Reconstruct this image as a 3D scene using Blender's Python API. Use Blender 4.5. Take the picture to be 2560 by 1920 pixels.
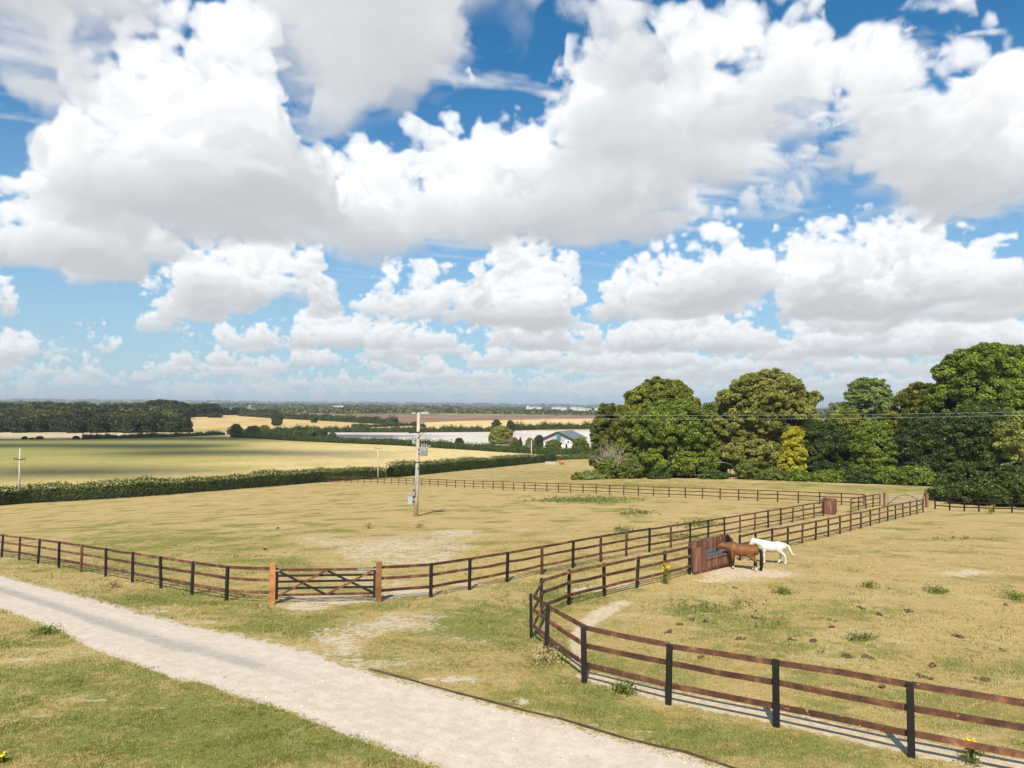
import bpy, bmesh, math, random, time
import numpy as np
from mathutils import Matrix, Vector
T_START=time.time()
for _o in list(bpy.data.objects): bpy.data.objects.remove(_o)
SC=bpy.context.scene; COL=SC.collection
# ------------------------------------------------------------------ camera, light, exposure
ZC=6.0                                  # height of the camera above the local datum
F,CX,CY=1707.0,1280.0,960.0             # lens in photo pixels
PITCH=math.atan(55/F); ROLL=math.atan(0.0104)
cam_d=bpy.data.cameras.new('camera'); cam=bpy.data.objects.new('camera',cam_d); COL.objects.link(cam)
cam_d.sensor_width=36.0; cam_d.lens=36.0*F/2560.0; cam_d.clip_start=0.1; cam_d.clip_end=60000
cam.matrix_world=Matrix.Translation((0,0,ZC))@Matrix.Rotation(math.pi/2+PITCH,4,'X')@Matrix.Rotation(ROLL,4,'Z')
SC.camera=cam
SUN_AZ,SUN_EL=191.0,49.0                # compass bearing (from +Y towards +X) and height of the sun
SUN_DIR=Vector((math.sin(math.radians(SUN_AZ))*math.cos(math.radians(SUN_EL)),math.cos(math.radians(SUN_AZ))*math.cos(math.radians(SUN_EL)),math.sin(math.radians(SUN_EL))))
sun_d=bpy.data.lights.new('sun','SUN'); sun_d.energy=4.6; sun_d.angle=math.radians(0.5); sun_d.color=(1.0,0.93,0.80)
sun=bpy.data.objects.new('sun',sun_d); COL.objects.link(sun); sun.rotation_euler=SUN_DIR.to_track_quat('Z','Y').to_euler()
SC.view_settings.view_transform='Standard'; SC.view_settings.look='None'; SC.view_settings.exposure=0.50; SC.view_settings.gamma=1.0
SC.cycles.max_bounces=5; SC.cycles.diffuse_bounces=2; SC.cycles.glossy_bounces=2; SC.cycles.transparent_max_bounces=6; SC.cycles.volume_bounces=0
SC.cycles.use_adaptive_sampling=True; SC.cycles.adaptive_threshold=0.015
try: SC.cycles.use_denoising=True; SC.cycles.denoiser='OPENIMAGEDENOISE'
except Exception: pass
SKY_STRENGTH=0.1; SKY_GAIN=1.05; CLOUD_GAIN=0.665
# ------------------------------------------------------------------ sky: clear-sky model with ray-marched cumulus
def make_clouds(W=1200,H=600,AZ=45.0,EL=45.0,NS=72,sun_az=190.5,sun_el=46.0,seed=3):
    f32=np.float32; rng=np.random.default_rng(seed)
    # tileable cellular noise (billows) and smooth value noise
    N=64; CELL=6
    pts=rng.random((CELL,CELL,CELL,3))
    g=(np.arange(N)+.5)/N*CELL
    gx,gy,gz=np.meshgrid(g,g,g,indexing='ij'); ci=[np.floor(v).astype(int) for v in (gx,gy,gz)]
    best=np.full(gx.shape,9.0)
    for a in (-1,0,1):
        for b in (-1,0,1):
            for c in (-1,0,1):
                q=pts[(ci[0]+a)%CELL,(ci[1]+b)%CELL,(ci[2]+c)%CELL]
                d=(ci[0]+a+q[...,0]-gx)**2+(ci[1]+b+q[...,1]-gy)**2+(ci[2]+c+q[...,2]-gz)**2
                best=np.minimum(best,d)
    wor=(1-np.sqrt(best)).astype(f32); wor=(wor-wor.mean())/wor.std()
    k=np.fft.fftfreq(N)*N; kk=np.sqrt(k[:,None,None]**2+k[None,:,None]**2+k[None,None,:]**2)
    amp=np.where((kk>1.5)&(kk<20),1/np.maximum(kk,1)**2.2,0)
    fb=np.real(np.fft.ifftn(np.fft.fftn(rng.standard_normal((N,N,N)))*amp)); fb=((fb-fb.mean())/fb.std()).astype(f32)
    tw=wor.ravel(); tf=fb.ravel()
    def smp(t,x,y,z):
        x=x*N;y=y*N;z=z*N
        xi=np.floor(x).astype(np.int32);yi=np.floor(y).astype(np.int32);zi=np.floor(z).astype(np.int32)
        fx=x-xi;fy=y-yi;fz=z-zi
        x0=(xi&(N-1))*(N*N);x1=((xi+1)&(N-1))*(N*N);y0=(yi&(N-1))*N;y1=((yi+1)&(N-1))*N;z0=zi&(N-1);z1=(zi+1)&(N-1)
        c00=t[x0+y0+z0]*(1-fz)+t[x0+y0+z1]*fz; c01=t[x0+y1+z0]*(1-fz)+t[x0+y1+z1]*fz
        c10=t[x1+y0+z0]*(1-fz)+t[x1+y0+z1]*fz; c11=t[x1+y1+z0]*(1-fz)+t[x1+y1+z1]*fz
        return (c00*(1-fy)+c01*fy)*(1-fx)+(c10*(1-fy)+c11*fy)*fx
    Z0=1000.0
    # hand-placed cumulus: azimuth and elevation extents in the sky (degrees), lumpiness
    NA,NR=900,700; A0,A1=-62.0,62.0; L0,L1=math.log(900.),math.log(60000.)
    ga=np.linspace(A0,A1,NA); gl=np.linspace(L0,L1,NR); GA,GL=np.meshgrid(ga,gl,indexing='ij'); GR=np.exp(GL)
    T=np.full(GA.shape,-400.0); GA0,GR0=GA,GR
    GA=GA0+1.1*smp(tf,GA0/38+.1,GL/1.5+.2,GA0*0+.3)+.5*smp(tf,GA0/14+.4,GL/.55+.1,GA0*0+.7); GR=GR0*(1+.045*smp(tf,GA0/38+.6,GL/1.5+.5,GA0*0+.1)+.02*smp(tf,GA0/13,GL/.5,GA0*0+.55))
    def sky(px,py):
        a=(px-1280)/1707.; b=(960-py)/1707.; c,s=math.cos(.0104),math.sin(.0104)
        a,b=a*c-b*s,a*s+b*c; p=math.atan(55/1707.)
        x=a;y=math.cos(p)-b*math.sin(p);z=math.sin(p)+b*math.cos(p)
        return math.degrees(math.atan2(x,y)),math.atan2(z,math.hypot(x,y))
    cl=CL
    def blob(xl,xr,yt,yb,lump):
        xl,xr,yt,yb=[v*1.1573 for v in (xl,xr,yt,yb)]; xm=(xl+xr)/2
        az0,_=sky(xl,(yt+yb)/2);az1,_=sky(xr,(yt+yb)/2); _,eb=sky(xm,yb); _,et=sky(xm,yt)
        eb=max(eb,.02); rf=Z0/math.tan(eb); azm=(az0+az1)/2; hw=math.radians((az1-az0)/2)
        tt=math.tan(et); Ra=rf*.85*hw*.92; Rr=.45*Ra; h=(tt*(rf-1.3*Rr)-Z0)/.85; hm=min(1.15*Ra,950.)
        if h>hm: h=hm; Rr=max((rf-(Z0+.85*h)/tt)/1.3,.3*Ra)
        if h<.35*Ra: h=.35*Ra; Rr=max((rf-(Z0+.85*h)/tt)/1.3,.28*Ra)
        rc=rf-Rr
        # main dome + sub domes
        subs=[(0,0,1.,1.)]
        for _ in range(lump):
            u=rng.uniform(-.75,.75);v=rng.uniform(-.6,.6); s=rng.uniform(.25,.5); subs.append((u,v,s,rng.uniform(.55,1.1)))
        for u,v,s,hs in subs:
            a_=azm+math.degrees(hw)*u; r_=rc+Rr*v
            dx=(np.radians(GA-a_))*r_/(Ra*s); dr=(GR-r_)/(Rr*s); q=1-dx*dx-dr*dr
            hh=np.where(q>0,h*hs*np.maximum(q,0)**.70+55*np.minimum(1,np.maximum(q,0)*3),np.maximum(q,-2)*(h*.4+220))
            np.maximum(T,hh,out=T)
    for c in cl: blob(*c)
    GA,GR=GA0,GR0
    # far field of small scattered cumulus
    X=GR*np.sin(np.radians(GA));Y=GR*np.cos(np.radians(GA))
    m=.75*smp(tf,X/15000+.3,Y/15000+.1,np.zeros_like(X)+.37)+.9*smp(tw,X/9000+.7,Y/9000+.4,np.zeros_like(X)+.7)+.35*smp(tf,X/3600+.2,Y/3600,np.zeros_like(X)+.2)
    bias=np.interp(GA,[-45,-25,-5,10,45],[-.6,-.45,.05,.35,.6])
    far=(m*.75+bias*.8-.70)*380
    w=np.clip((GR-9500)/4000,0,1); far=far*w-400*(1-w)
    T=np.maximum(T,np.minimum(far,240)).astype(f32)
    Tr=T.ravel()
    def top(x,y):
        r=np.sqrt(x*x+y*y); u=(np.degrees(np.arctan2(x,y))-A0)/(A1-A0)*(NA-1); v=(np.log(np.maximum(r,1.))-L0)/(L1-L0)*(NR-1)
        u=np.clip(u,0,NA-1.01);v=np.clip(v,0,NR-1.01); i=u.astype(np.int32);j=v.astype(np.int32);fu=u-i;fv=v-j
        b=i*NR+j
        return (Tr[b]*(1-fv)+Tr[b+1]*fv)*(1-fu)+(Tr[b+NR]*(1-fv)+Tr[b+NR+1]*fv)*fu
    def dens(x,y,z,det):
        zz=z-Z0; wv=smp(tf,x/2600+.45,y/2600+.2,zz/1100+.3); t=top(x+wv*150,y-wv*110)
        n=.70*smp(tw,x/3300,y/3300,zz/2600)+.30*smp(tf,x/2100+.2,y/2100,zz/2100)
        sc=np.minimum(1.,.35+zz/260)
        d=(t-zz)/230.+n*.85*sc
        if det:
            rr=np.sqrt(x*x+y*y); k1=np.clip(1.7-rr/20000,.25,1); k2=np.clip(1.5-rr/9000,0,1)
            d=d+(.50*smp(tw,x/1500,y/1500+.3,zz/1250)+k1*.20*smp(tw,x/520+.1,y/520,zz/480)+k2*.12*smp(tf,x/260,y/260,zz/260))*sc
        d=d-.36
        bot=np.clip((zz+30+n*45)/190.,0,1)
        return np.clip(d*2.1,0,1)*bot
    sa,se=math.radians(sun_az),math.radians(sun_el); S=np.array([math.sin(sa)*math.cos(se),math.cos(sa)*math.cos(se),math.sin(se)])
    az=np.radians((np.arange(W)+.5)/W*2*AZ-AZ); el=np.radians((np.arange(H)+.5)/H*EL)
    el=np.maximum(el,np.radians(.12))
    EA,AA=np.meshgrid(el,az,indexing='ij'); EA=EA.ravel().astype(f32);AA=AA.ravel().astype(f32)
    tn=np.tan(EA); sn=np.sin(EA); cx=np.sin(AA)/tn; cy=np.cos(AA)/tn
    Tm=np.ones(W*H,f32); L=np.zeros((W*H,3),f32); Dm=np.zeros(W*H,f32); Dw=np.zeros(W*H,f32)
    ZT=Z0+1050.; dz=(ZT-Z0+40)/NS; jit=rng.random(W*H).astype(f32)
    alive=np.arange(W*H)
    sig=.013
    for i in range(NS):
        z=(Z0-40+(i+jit[alive])*dz).astype(f32)
        x=cx[alive]*z; y=cy[alive]*z
        t=top(x,y); cand=(t-(z-Z0))/190.+2.2>0
        idx=alive[cand]
        if len(idx)==0: continue
        x=x[cand];y=y[cand];z=z[cand]
        d=dens(x,y,z,True); ok=d>.004
        idx=idx[ok];x=x[ok];y=y[ok];z=z[ok];d=d[ok]
        if len(idx)==0: continue
        # sun optical depth
        od=np.zeros(len(idx),f32); prev=0.
        for s in (35.,110.,260.,520.):
            ds=s-prev; m_=(s+prev)/2; prev=s
            od+=dens(x+S[0]*m_,y+S[1]*m_,z+S[2]*m_,s<120)*ds
        od*=sig
        hgt=np.clip((z-Z0)/500.,0,1)
        sun=.40*np.exp(-od*.7)+.34*np.exp(-od*.16)+.30*np.exp(-od*.04)
        bd=np.clip(z-Z0,0,230)/230.; sun=sun*(.50+.50*bd); amb=.55+.10*hgt
        powd=1-.35*np.exp(-d*3.)
        col=np.stack([sun*1.00*powd*SUNK+amb*.90,sun*.975*powd*SUNK+amb*.935,sun*.94*powd*SUNK+amb*.985],-1)
        step=dz/sn[idx]; step=np.minimum(step,400.)
        a=1-np.exp(-d*sig*1.5*step)
        wgt=Tm[idx]*a
        L[idx]+=col*wgt[:,None]; rr=z/sn[idx]; Dm[idx]+=rr*wgt; Dw[idx]+=wgt
        Tm[idx]*=1-a
        if i%4==3: alive=alive[Tm[alive]>.015]
    alpha=1-Tm
    # thin high wisps
    r=6000./np.maximum(tn,.02); X=np.sin(AA)*r;Y=np.cos(AA)*r
    wx=X+.9*Y;wy=Y-.5*X
    wv=smp(tf,wx/26000+.15,wy/9000+.2,0*X+.2)+.6*smp(tf,wx/9000,wy/3500,0*X+.6)+.35*smp(tf,wx/3000,wy/1500,0*X+.1)
    sel=smp(tf,X/30000+.6,Y/30000+.8,0*X+.45)
    wa=np.clip(wv*.32+sel*.25-.28,0,.75)*np.clip((np.degrees(EA)-8)/10,0,1)
    L+=(Tm*wa)[:,None]*np.array([.98,1.0,1.03],f32)*.98; Tm*=1-wa; alpha=1-Tm
    def blur(t):
        t=t.reshape(H,W,-1)
        for ax in (0,1): t=(np.roll(t,1,ax)+4*t+np.roll(t,-1,ax))/6
        return t.reshape(W*H,-1)
    L=blur(L);alpha=blur(alpha)[:,0]
    col=L/np.maximum(alpha,1e-3)[:,None]
    dist=np.where(Dw>1e-3,Dm/np.maximum(Dw,1e-3),8000.)
    return col.reshape(H,W,3),alpha.reshape(H,W),dist.reshape(H,W)
SUNK=.70
CL=[(-260,385,-260,195,6),(45,725,130,535,16),(-60,360,400,575,5),(575,1115,-260,250,8),
(560,1010,330,545,8),(860,1330,245,540,10),(1190,1430,165,460,6),(1390,1925,110,430,16),(1330,1720,415,528,7),(1230,1560,320,525,6),(1845,2420,185,478,14),
(360,740,540,680,9),(700,1010,590,690,6),(960,1300,560,725,9),(1285,1450,600,685,4),(1430,1630,555,700,5),(1590,2300,478,690,16),(1740,2330,600,715,8),
(165,350,570,632,4),(225,475,635,722,6),(-40,46,645,686,2),(-60,40,520,600,3),(-60,44,270,335,2),
(585,960,680,752,7),(960,1300,690,755,6),(1290,1710,690,762,8),(1700,2300,690,770,9),
(85,147,745,769,2),(138,292,718,756,4),(464,542,728,757,3),(625,765,740,790,4),(768,880,735,766,3),(985,1230,728,782,5),(1590,1745,722,778,4),(1740,1930,708,768,5),(1230,1560,735,800,6),(-20,60,735,790,3),(890,1010,770,805,3),(960,1060,780,815,2),(1850,2130,225,472,7),(1540,1900,160,425,7),(330,560,565,690,4),(880,1180,575,700,5)]
def build_world():
    Wd,Hd=1200,600
    col,alp,dist=make_clouds(Wd,Hd)
    el=(np.arange(Hd)+.5)/Hd*45
    fog=(1-np.exp(-dist/36000.))[...,None]
    col=col*(1-fog)+np.array([.62,.70,.77])*fog
    alp=alp*np.clip((el-.1)/.5,0,1)[:,None]
    img=bpy.data.images.new('cloud_layer',Wd,Hd,alpha=True,float_buffer=True)
    img.colorspace_settings.name='Non-Color'
    px=np.dstack([col,alp]).astype(np.float32); img.pixels.foreach_set(px.ravel()); img.update()
    w=bpy.data.worlds.new('World'); SC.world=w; w.use_nodes=True; nt=w.node_tree; nt.nodes.clear(); nd=nt.nodes.new; lk=nt.links.new
    out=nd('ShaderNodeOutputWorld'); bg=nd('ShaderNodeBackground'); bg.inputs['Strength'].default_value=SKY_STRENGTH
    sk=nd('ShaderNodeTexSky'); sk.sky_type='NISHITA'; sk.sun_disc=False; sk.sun_elevation=math.radians(SUN_EL); sk.sun_rotation=math.radians(SUN_AZ)
    sk.altitude=100; sk.air_density=1.0; sk.dust_density=0.25; sk.ozone_density=1.0
    tc=nd('ShaderNodeTexCoord'); sp=nd('ShaderNodeSeparateXYZ'); lk(tc.outputs['Generated'],sp.inputs[0])
    def m(op,a,b=None,c=None):
        n=nd('ShaderNodeMath'); n.operation=op
        for i,v in enumerate((a,b,c)):
            if v is None: continue
            if isinstance(v,(int,float)): n.inputs[i].default_value=v
            else: lk(v,n.inputs[i])
        return n.outputs[0]
    az=m('ARCTAN2',sp.outputs[0],sp.outputs[1]); eln=m('ARCSINE',sp.outputs[2])
    u=m('MULTIPLY_ADD',az,1/math.radians(90),0.5); vr=m('DIVIDE',eln,math.radians(45)); v=m('MINIMUM',m('MAXIMUM',vr,.0015),.9985)
    cb=nd('ShaderNodeCombineXYZ'); lk(u,cb.inputs[0]); lk(v,cb.inputs[1])
    ti=nd('ShaderNodeTexImage'); ti.image=img; ti.extension='MIRROR'; ti.interpolation='Cubic'; lk(cb.outputs[0],ti.inputs['Vector'])
    fade=m('SUBTRACT',1.0,m('MINIMUM',m('MAXIMUM',m('MULTIPLY',m('SUBTRACT',vr,1.0),2.5),0.0),1.0)); a=m('MULTIPLY',ti.outputs['Alpha'],fade)
    up=m('GREATER_THAN',sp.outputs[2],-0.002); a=m('MULTIPLY',a,up)
    hs=nd('ShaderNodeHueSaturation'); hs.inputs['Saturation'].default_value=SKY_SAT; hs.inputs['Hue'].default_value=.503; hs.inputs['Value'].default_value=SKY_GAIN; tm=nd('ShaderNodeMix'); tm.data_type='RGBA'; tm.blend_type='MULTIPLY'; tm.inputs[0].default_value=1.0; tm.inputs[7].default_value=(.50,.80,.90,1); lk(sk.outputs[0],tm.inputs[6]); lk(tm.outputs[2],hs.inputs['Color'])
    hz=nd('ShaderNodeMix'); hz.data_type='RGBA'; hz.inputs[7].default_value=(HORIZON[0]/SKY_STRENGTH,HORIZON[1]/SKY_STRENGTH,HORIZON[2]/SKY_STRENGTH,1); lk(m('MULTIPLY',m('POWER',m('SUBTRACT',1.0,m('MINIMUM',m('MAXIMUM',m('DIVIDE',sp.outputs[2],.46),0.0),1.0)),1.6),.92),hz.inputs[0]); lk(hs.outputs[0],hz.inputs[6])
    sc=nd('ShaderNodeVectorMath'); sc.operation='SCALE'; lk(ti.outputs['Color'],sc.inputs[0]); sc.inputs['Scale'].default_value=CLOUD_GAIN/SKY_STRENGTH
    mx=nd('ShaderNodeMix'); mx.data_type='RGBA'; lk(a,mx.inputs[0]); lk(hz.outputs[2],mx.inputs[6]); lk(sc.outputs[0],mx.inputs[7])
    lk(mx.outputs[2],bg.inputs['Color']); lk(bg.outputs[0],out.inputs[0])
    w.cycles.sampling_method='MANUAL'; w.cycles.sample_map_resolution=512
SKY_SAT=1.14; HORIZON=(.325,.41,.50)
build_world()
TERRAIN=[(-27.6,37.3,-8.47,0.25),(-26.1,36.6,-8.44,0.25),(-23.1,33.7,-7.97,0.25),(-20.9,31.9,-7.73,0.25),(-19.8,31.7,-7.84,0.25),(-19.4,33.1,-8.31,0.25),(-15.8,28.9,-7.57,0.25),(-13.5,26.8,-7.27,0.25),(-11.8,25.5,-7.13,0.25),(-9.9,24.2,-6.95,0.25),(-2.9,25.3,-7.05,0.25),(-1.7,27.4,-7.34,0.25),(-0.1,28.6,-7.29,0.25),(1.4,30.2,-7.34,0.25),(2.9,31.4,-7.33,0.25),(4.2,32.3,-7.27,0.25),(5.7,33.9,-7.35,0.25),(6.9,34.3,-7.24,0.25),(7.1,35.1,-7.42,0.25),(8.7,37.2,-7.61,0.25),(10.7,41.0,-8.10,0.25),(13.1,45.5,-8.64,0.25),(13.9,44.7,-8.34,0.25),(15.4,45.9,-8.36,0.25),(17.1,48.2,-8.54,0.25),(18.8,50.2,-8.66,0.25),(19.9,50.7,-8.58,0.25),(21.5,52.3,-8.64,0.25),(23.0,54.0,-8.73,0.25),(24.1,54.6,-8.67,0.25),(24.9,54.6,-8.50,0.25),(32.6,63.0,-8.97,0.25),(35.5,67.3,-9.46,0.25),(1.1,23.7,-7.18,0.25),(2.1,24.9,-7.17,0.25),(3.6,26.1,-7.17,0.25),(5.1,27.9,-7.30,0.25),(15.6,41.0,-8.41,0.25),(17.2,42.7,-8.55,0.25),(16.7,39.3,-7.76,0.25),(18.7,42.0,-8.04,0.25),(19.8,42.7,-7.99,0.25),(22.9,47.7,-8.61,0.25),(24.6,49.7,-8.78,0.25),(25.6,50.2,-8.69,0.25),(27.1,51.7,-8.75,0.25),(29.3,54.6,-9.00,0.25),(30.7,55.9,-9.03,0.25),(32.1,57.2,-9.09,0.25),(34.2,60.0,-9.37,0.25),(37.2,63.8,-9.80,0.25),(38.3,64.7,-9.81,0.25),(39.4,65.5,-9.77,0.25),(0.6,18.3,-6.16,0.25),(1.0,18.4,-6.57,0.25),(1.7,15.4,-6.13,0.25),(3.3,14.3,-6.12,0.25),(5.1,13.2,-6.04,0.25),(6.7,11.6,-5.80,0.25),(-18.4,120.4,-14.01,0.25),(-10.1,108.1,-12.88,0.25),(-5.7,105.4,-12.73,0.25),(-1.2,104.1,-12.69,0.25),(3.6,101.5,-12.52,0.25),(8.6,99.2,-12.36,0.25),(13.2,91.6,-11.62,0.25),(18.1,86.9,-11.22,0.25),(17.6,84.8,-10.97,0.25),(20.2,79.3,-10.38,0.25),(25.0,81.9,-10.81,0.25),(26.8,74.5,-10.03,0.25),(29.4,70.2,-9.62,0.25),(31.6,70.2,-9.69,0.25),(41.7,63.0,-9.24,0.25),(42.2,60.0,-8.79,0.25),(-81.3,112.4,-16.88,0.25),(-75.4,112.4,-16.49,0.25),(-71.0,113.9,-16.44,0.25),(-65.0,112.4,-15.89,0.25),(-7.9,10.8,-5.70,0.05),(0.1,11.3,-5.88,0.05),(8.5,11.5,-5.90,0.05),(43.4,58.0,-8.50,0.05),(59.7,100.0,-11.62,0.05),(45.9,112.0,-12.06,0.05),(28.7,132.0,-13.18,0.05),(71.1,95.0,-10.89,0.05),(-32.0,165.0,-17.65,0.05),(7.7,262.0,-21.64,0.05),(-17.3,215.0,-19.63,0.05),(19.2,270.0,-22.34,0.05),(-104.3,140.0,-17.41,0.05),(-179.1,240.0,-20.77,0.05),(-298.9,400.0,-21.80,0.05),(-251.7,440.0,-21.13,0.05),(-351.3,470.0,-22.05,0.05),(-242.3,500.0,-20.93,0.05),(-165.6,430.0,-21.07,0.05),(-87.6,350.0,-20.33,0.05),(-32.3,310.0,-19.71,0.05),(25.4,330.0,-19.40,0.05),(-0.7,340.0,-19.27,0.05),(4.9,390.0,-20.68,0.05),(6.7,540.0,-21.08,0.05),(-130.4,520.0,-21.72,0.05),(-84.7,520.0,-21.55,0.05),(-10.8,640.0,-19.20,0.05),(-15.7,920.0,-17.92,0.05),(-22.2,1300.0,-17.72,0.05),(-216.7,640.0,-19.09,0.05),(-305.0,900.0,-16.33,0.05),(-291.6,640.0,-21.37,0.05),(-410.4,900.0,-14.80,0.05),(-326.5,1300.0,-19.37,0.05),(-245.2,1500.0,-15.71,0.05),(169.0,900.0,-16.67,0.05),(537.7,900.0,-17.05,0.05),(106.7,350.0,-18.32,0.05),(197.0,330.0,-18.20,0.05),(-621.0,900.0,-16.98,0.05),(-1035.4,1500.0,-16.91,0.05),(-2750.3,2500.0,-20.47,0.05),(-5501.5,5000.0,-21.93,0.05),(-9903.9,9000.0,-13.15,0.05),(-14307.2,13000.0,15.24,0.05),(-22011.1,20000.0,23.44,0.05),(-1872.2,2500.0,-20.47,0.05),(-3745.1,5000.0,-21.93,0.05),(-6742.1,9000.0,-13.15,0.05),(-9739.7,13000.0,15.24,0.05),(-14984.2,20000.0,23.44,0.05),(-847.8,2500.0,-20.47,0.05),(-1696.0,5000.0,-21.93,0.05),(-3053.3,9000.0,-13.15,0.05),(-4411.0,13000.0,15.24,0.05),(-6786.2,20000.0,23.44,0.05),(1.1,2500.0,-20.47,0.05),(1.9,5000.0,-21.93,0.05),(3.2,9000.0,-13.15,0.05),(4.2,13000.0,15.24,0.05),(6.5,20000.0,23.44,0.05),(1054.8,2500.0,-20.47,0.05),(2109.6,5000.0,-21.93,0.05),(3797.3,9000.0,-13.15,0.05),(5485.2,13000.0,15.24,0.05),(8438.7,20000.0,23.44,0.05),(1874.3,2500.0,-20.47,0.05),(3748.9,5000.0,-21.93,0.05),(6748.4,9000.0,-13.15,0.05),(9748.1,13000.0,15.24,0.05),(14997.1,20000.0,23.44,0.05),(2811.0,2500.0,-20.47,0.05),(5622.4,5000.0,-21.93,0.05),(10121.0,9000.0,-13.15,0.05),(14620.1,13000.0,15.24,0.05),(22492.5,20000.0,23.44,0.05),(-3.0,-0.5,-5.30,0.3),(-11.8,-2.1,-5.60,0.3),(-39.4,-6.9,-7.00,0.3),(-118.2,-20.8,-13.00,0.3),(-393.9,-69.5,-19.00,0.3),(-1477.2,-260.5,-19.00,0.3),(-8863.3,-1562.8,-12.00,0.3),(-19696.2,-3473.0,0.00,0.3),(-1.9,-2.3,-5.30,0.3),(-7.7,-9.2,-5.60,0.3),(-25.7,-30.6,-7.00,0.3),(-77.1,-91.9,-13.00,0.3),(-257.1,-306.4,-19.00,0.3),(-964.2,-1149.1,-19.00,0.3),(-5785.1,-6894.4,-12.00,0.3),(-12855.8,-15320.9,0.00,0.3),(0.0,-3.0,-5.30,0.3),(0.0,-12.0,-5.60,0.3),(0.0,-40.0,-7.00,0.3),(0.0,-120.0,-13.00,0.3),(0.0,-400.0,-19.00,0.3),(0.0,-1500.0,-19.00,0.3),(0.0,-9000.0,-12.00,0.3),(0.0,-20000.0,0.00,0.3),(1.9,-2.3,-5.30,0.3),(7.7,-9.2,-5.60,0.3),(25.7,-30.6,-7.00,0.3),(77.1,-91.9,-13.00,0.3),(257.1,-306.4,-19.00,0.3),(964.2,-1149.1,-19.00,0.3),(5785.1,-6894.4,-12.00,0.3),(12855.8,-15320.9,0.00,0.3),(3.0,-0.5,-5.30,0.3),(11.8,-2.1,-5.60,0.3),(39.4,-6.9,-7.00,0.3),(118.2,-20.8,-13.00,0.3),(393.9,-69.5,-19.00,0.3),(1477.2,-260.5,-19.00,0.3),(8863.3,-1562.8,-12.00,0.3),(19696.2,-3473.0,0.00,0.3),(-2.8,1.0,-5.30,0.3),(-11.3,4.1,-5.60,0.3),(-37.6,13.7,-7.00,0.3),(-112.8,41.0,-13.00,0.3),(-375.9,136.8,-19.00,0.3),(-1409.5,513.0,-19.00,0.3),(-8457.2,3078.2,-12.00,0.3),(-18793.9,6840.4,0.00,0.3),(2.8,1.0,-5.30,0.3),(11.3,4.1,-5.60,0.3),(37.6,13.7,-7.00,0.3),(112.8,41.0,-13.00,0.3),(375.9,136.8,-19.00,0.3),(1409.5,513.0,-19.00,0.3),(8457.2,3078.2,-12.00,0.3),(18793.9,6840.4,0.00,0.3),(-1.9,2.3,-5.30,0.1),(-1.0,2.8,-5.30,0.1),(0.0,3.0,-5.30,0.1),(1.0,2.8,-5.30,0.1),(1.9,2.3,-5.30,0.1)]
# ------------------------------------------------------------------ terrain: smooth surface through surveyed heights
_C=np.array(TERRAIN)
def _warp(x,y): return np.stack([np.arctan2(x,y)/0.5,np.log(np.maximum(np.hypot(x,y),1.))*1.6],-1)
def _phi(r2): return 0.5*r2*np.log(r2+1e-12)
_Wp=_warp(_C[:,0],_C[:,1]); _n=len(_Wp)
_A=np.zeros((_n+3,_n+3)); _A[:_n,:_n]=_phi(((_Wp[:,None]-_Wp[None])**2).sum(-1))+np.diag(_C[:,3]); _A[:_n,_n:]=np.c_[np.ones(_n),_Wp]; _A[_n:,:_n]=_A[:_n,_n:].T
_S=np.linalg.solve(_A,np.r_[_C[:,2],0,0,0])
def _H0(x,y):
    q=_warp(x,y).reshape(-1,2); out=np.empty(len(q))
    for i in range(0,len(q),20000):
        b=q[i:i+20000]; r2=((b[:,None]-_Wp[None])**2).sum(-1); out[i:i+20000]=_phi(r2)@_S[:-3]+_S[-3]+b@_S[-2:]
    return out.reshape(np.shape(x))
_ga=np.radians(np.arange(-182,182.1,1.5)); _gl=np.linspace(math.log(2.0),math.log(24000),360)
_GA,_GD=np.meshgrid(_ga,np.exp(_gl),indexing='ij'); _GH=_H0(_GD*np.sin(_GA),_GD*np.cos(_GA))
def HT(x,y):
    """terrain height (world z) at x, y"""
    x=np.asarray(x,float); y=np.asarray(y,float); d=np.hypot(x,y)
    u=(np.arctan2(x,y)-_ga[0])/(_ga[1]-_ga[0]); v=(np.log(np.maximum(d,2.0))-_gl[0])/(_gl[1]-_gl[0])
    u=np.clip(u,0,len(_ga)-1.001); v=np.clip(v,0,len(_gl)-1.001); i=u.astype(int); j=v.astype(int); fu=u-i; fv=v-j
    h=(_GH[i,j]*(1-fv)+_GH[i,j+1]*fv)*(1-fu)+(_GH[i+1,j]*(1-fv)+_GH[i+1,j+1]*fv)*fu
    return h+ZC
def ht(x,y): return float(HT(np.array([x]),np.array([y]))[0])
def ray(px,py):
    a=(np.asarray(px,float)-CX)/F; b=(CY-np.asarray(py,float))/F; c,s=math.cos(ROLL),math.sin(ROLL); a,b=a*c-b*s,a*s+b*c
    return a,math.cos(PITCH)-b*math.sin(PITCH),math.sin(PITCH)+b*math.cos(PITCH)
def proj(x,y,z):
    z=z-ZC; d=y*math.cos(PITCH)+z*math.sin(PITCH); d=np.where(d<.05,.05,d); b=(-y*math.sin(PITCH)+z*math.cos(PITCH))/d; a=x/d; c,s=math.cos(ROLL),math.sin(ROLL)
    return CX+(a*c+b*s)*F, CY-(-a*s+b*c)*F
_dd=np.exp(np.linspace(math.log(4),math.log(20000),2500))
def at(px,py):
    """ground point seen at photo pixel px, py"""
    rx,ry,rz=[float(v) for v in ray(px,py)]
    zz=HT(rx/ry*_dd,_dd)-ZC; below=rz/ry*_dd<=zz
    i=int(below.argmax()) if below.any() else len(_dd)-1
    a,b=_dd[max(i-1,0)],_dd[i]
    for _ in range(24):
        m=(a+b)/2
        if rz/ry*m<=ht(rx/ry*m,m)-ZC: b=m
        else: a=m
    return Vector((rx/ry*b,b,ht(rx/ry*b,b)))
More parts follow.
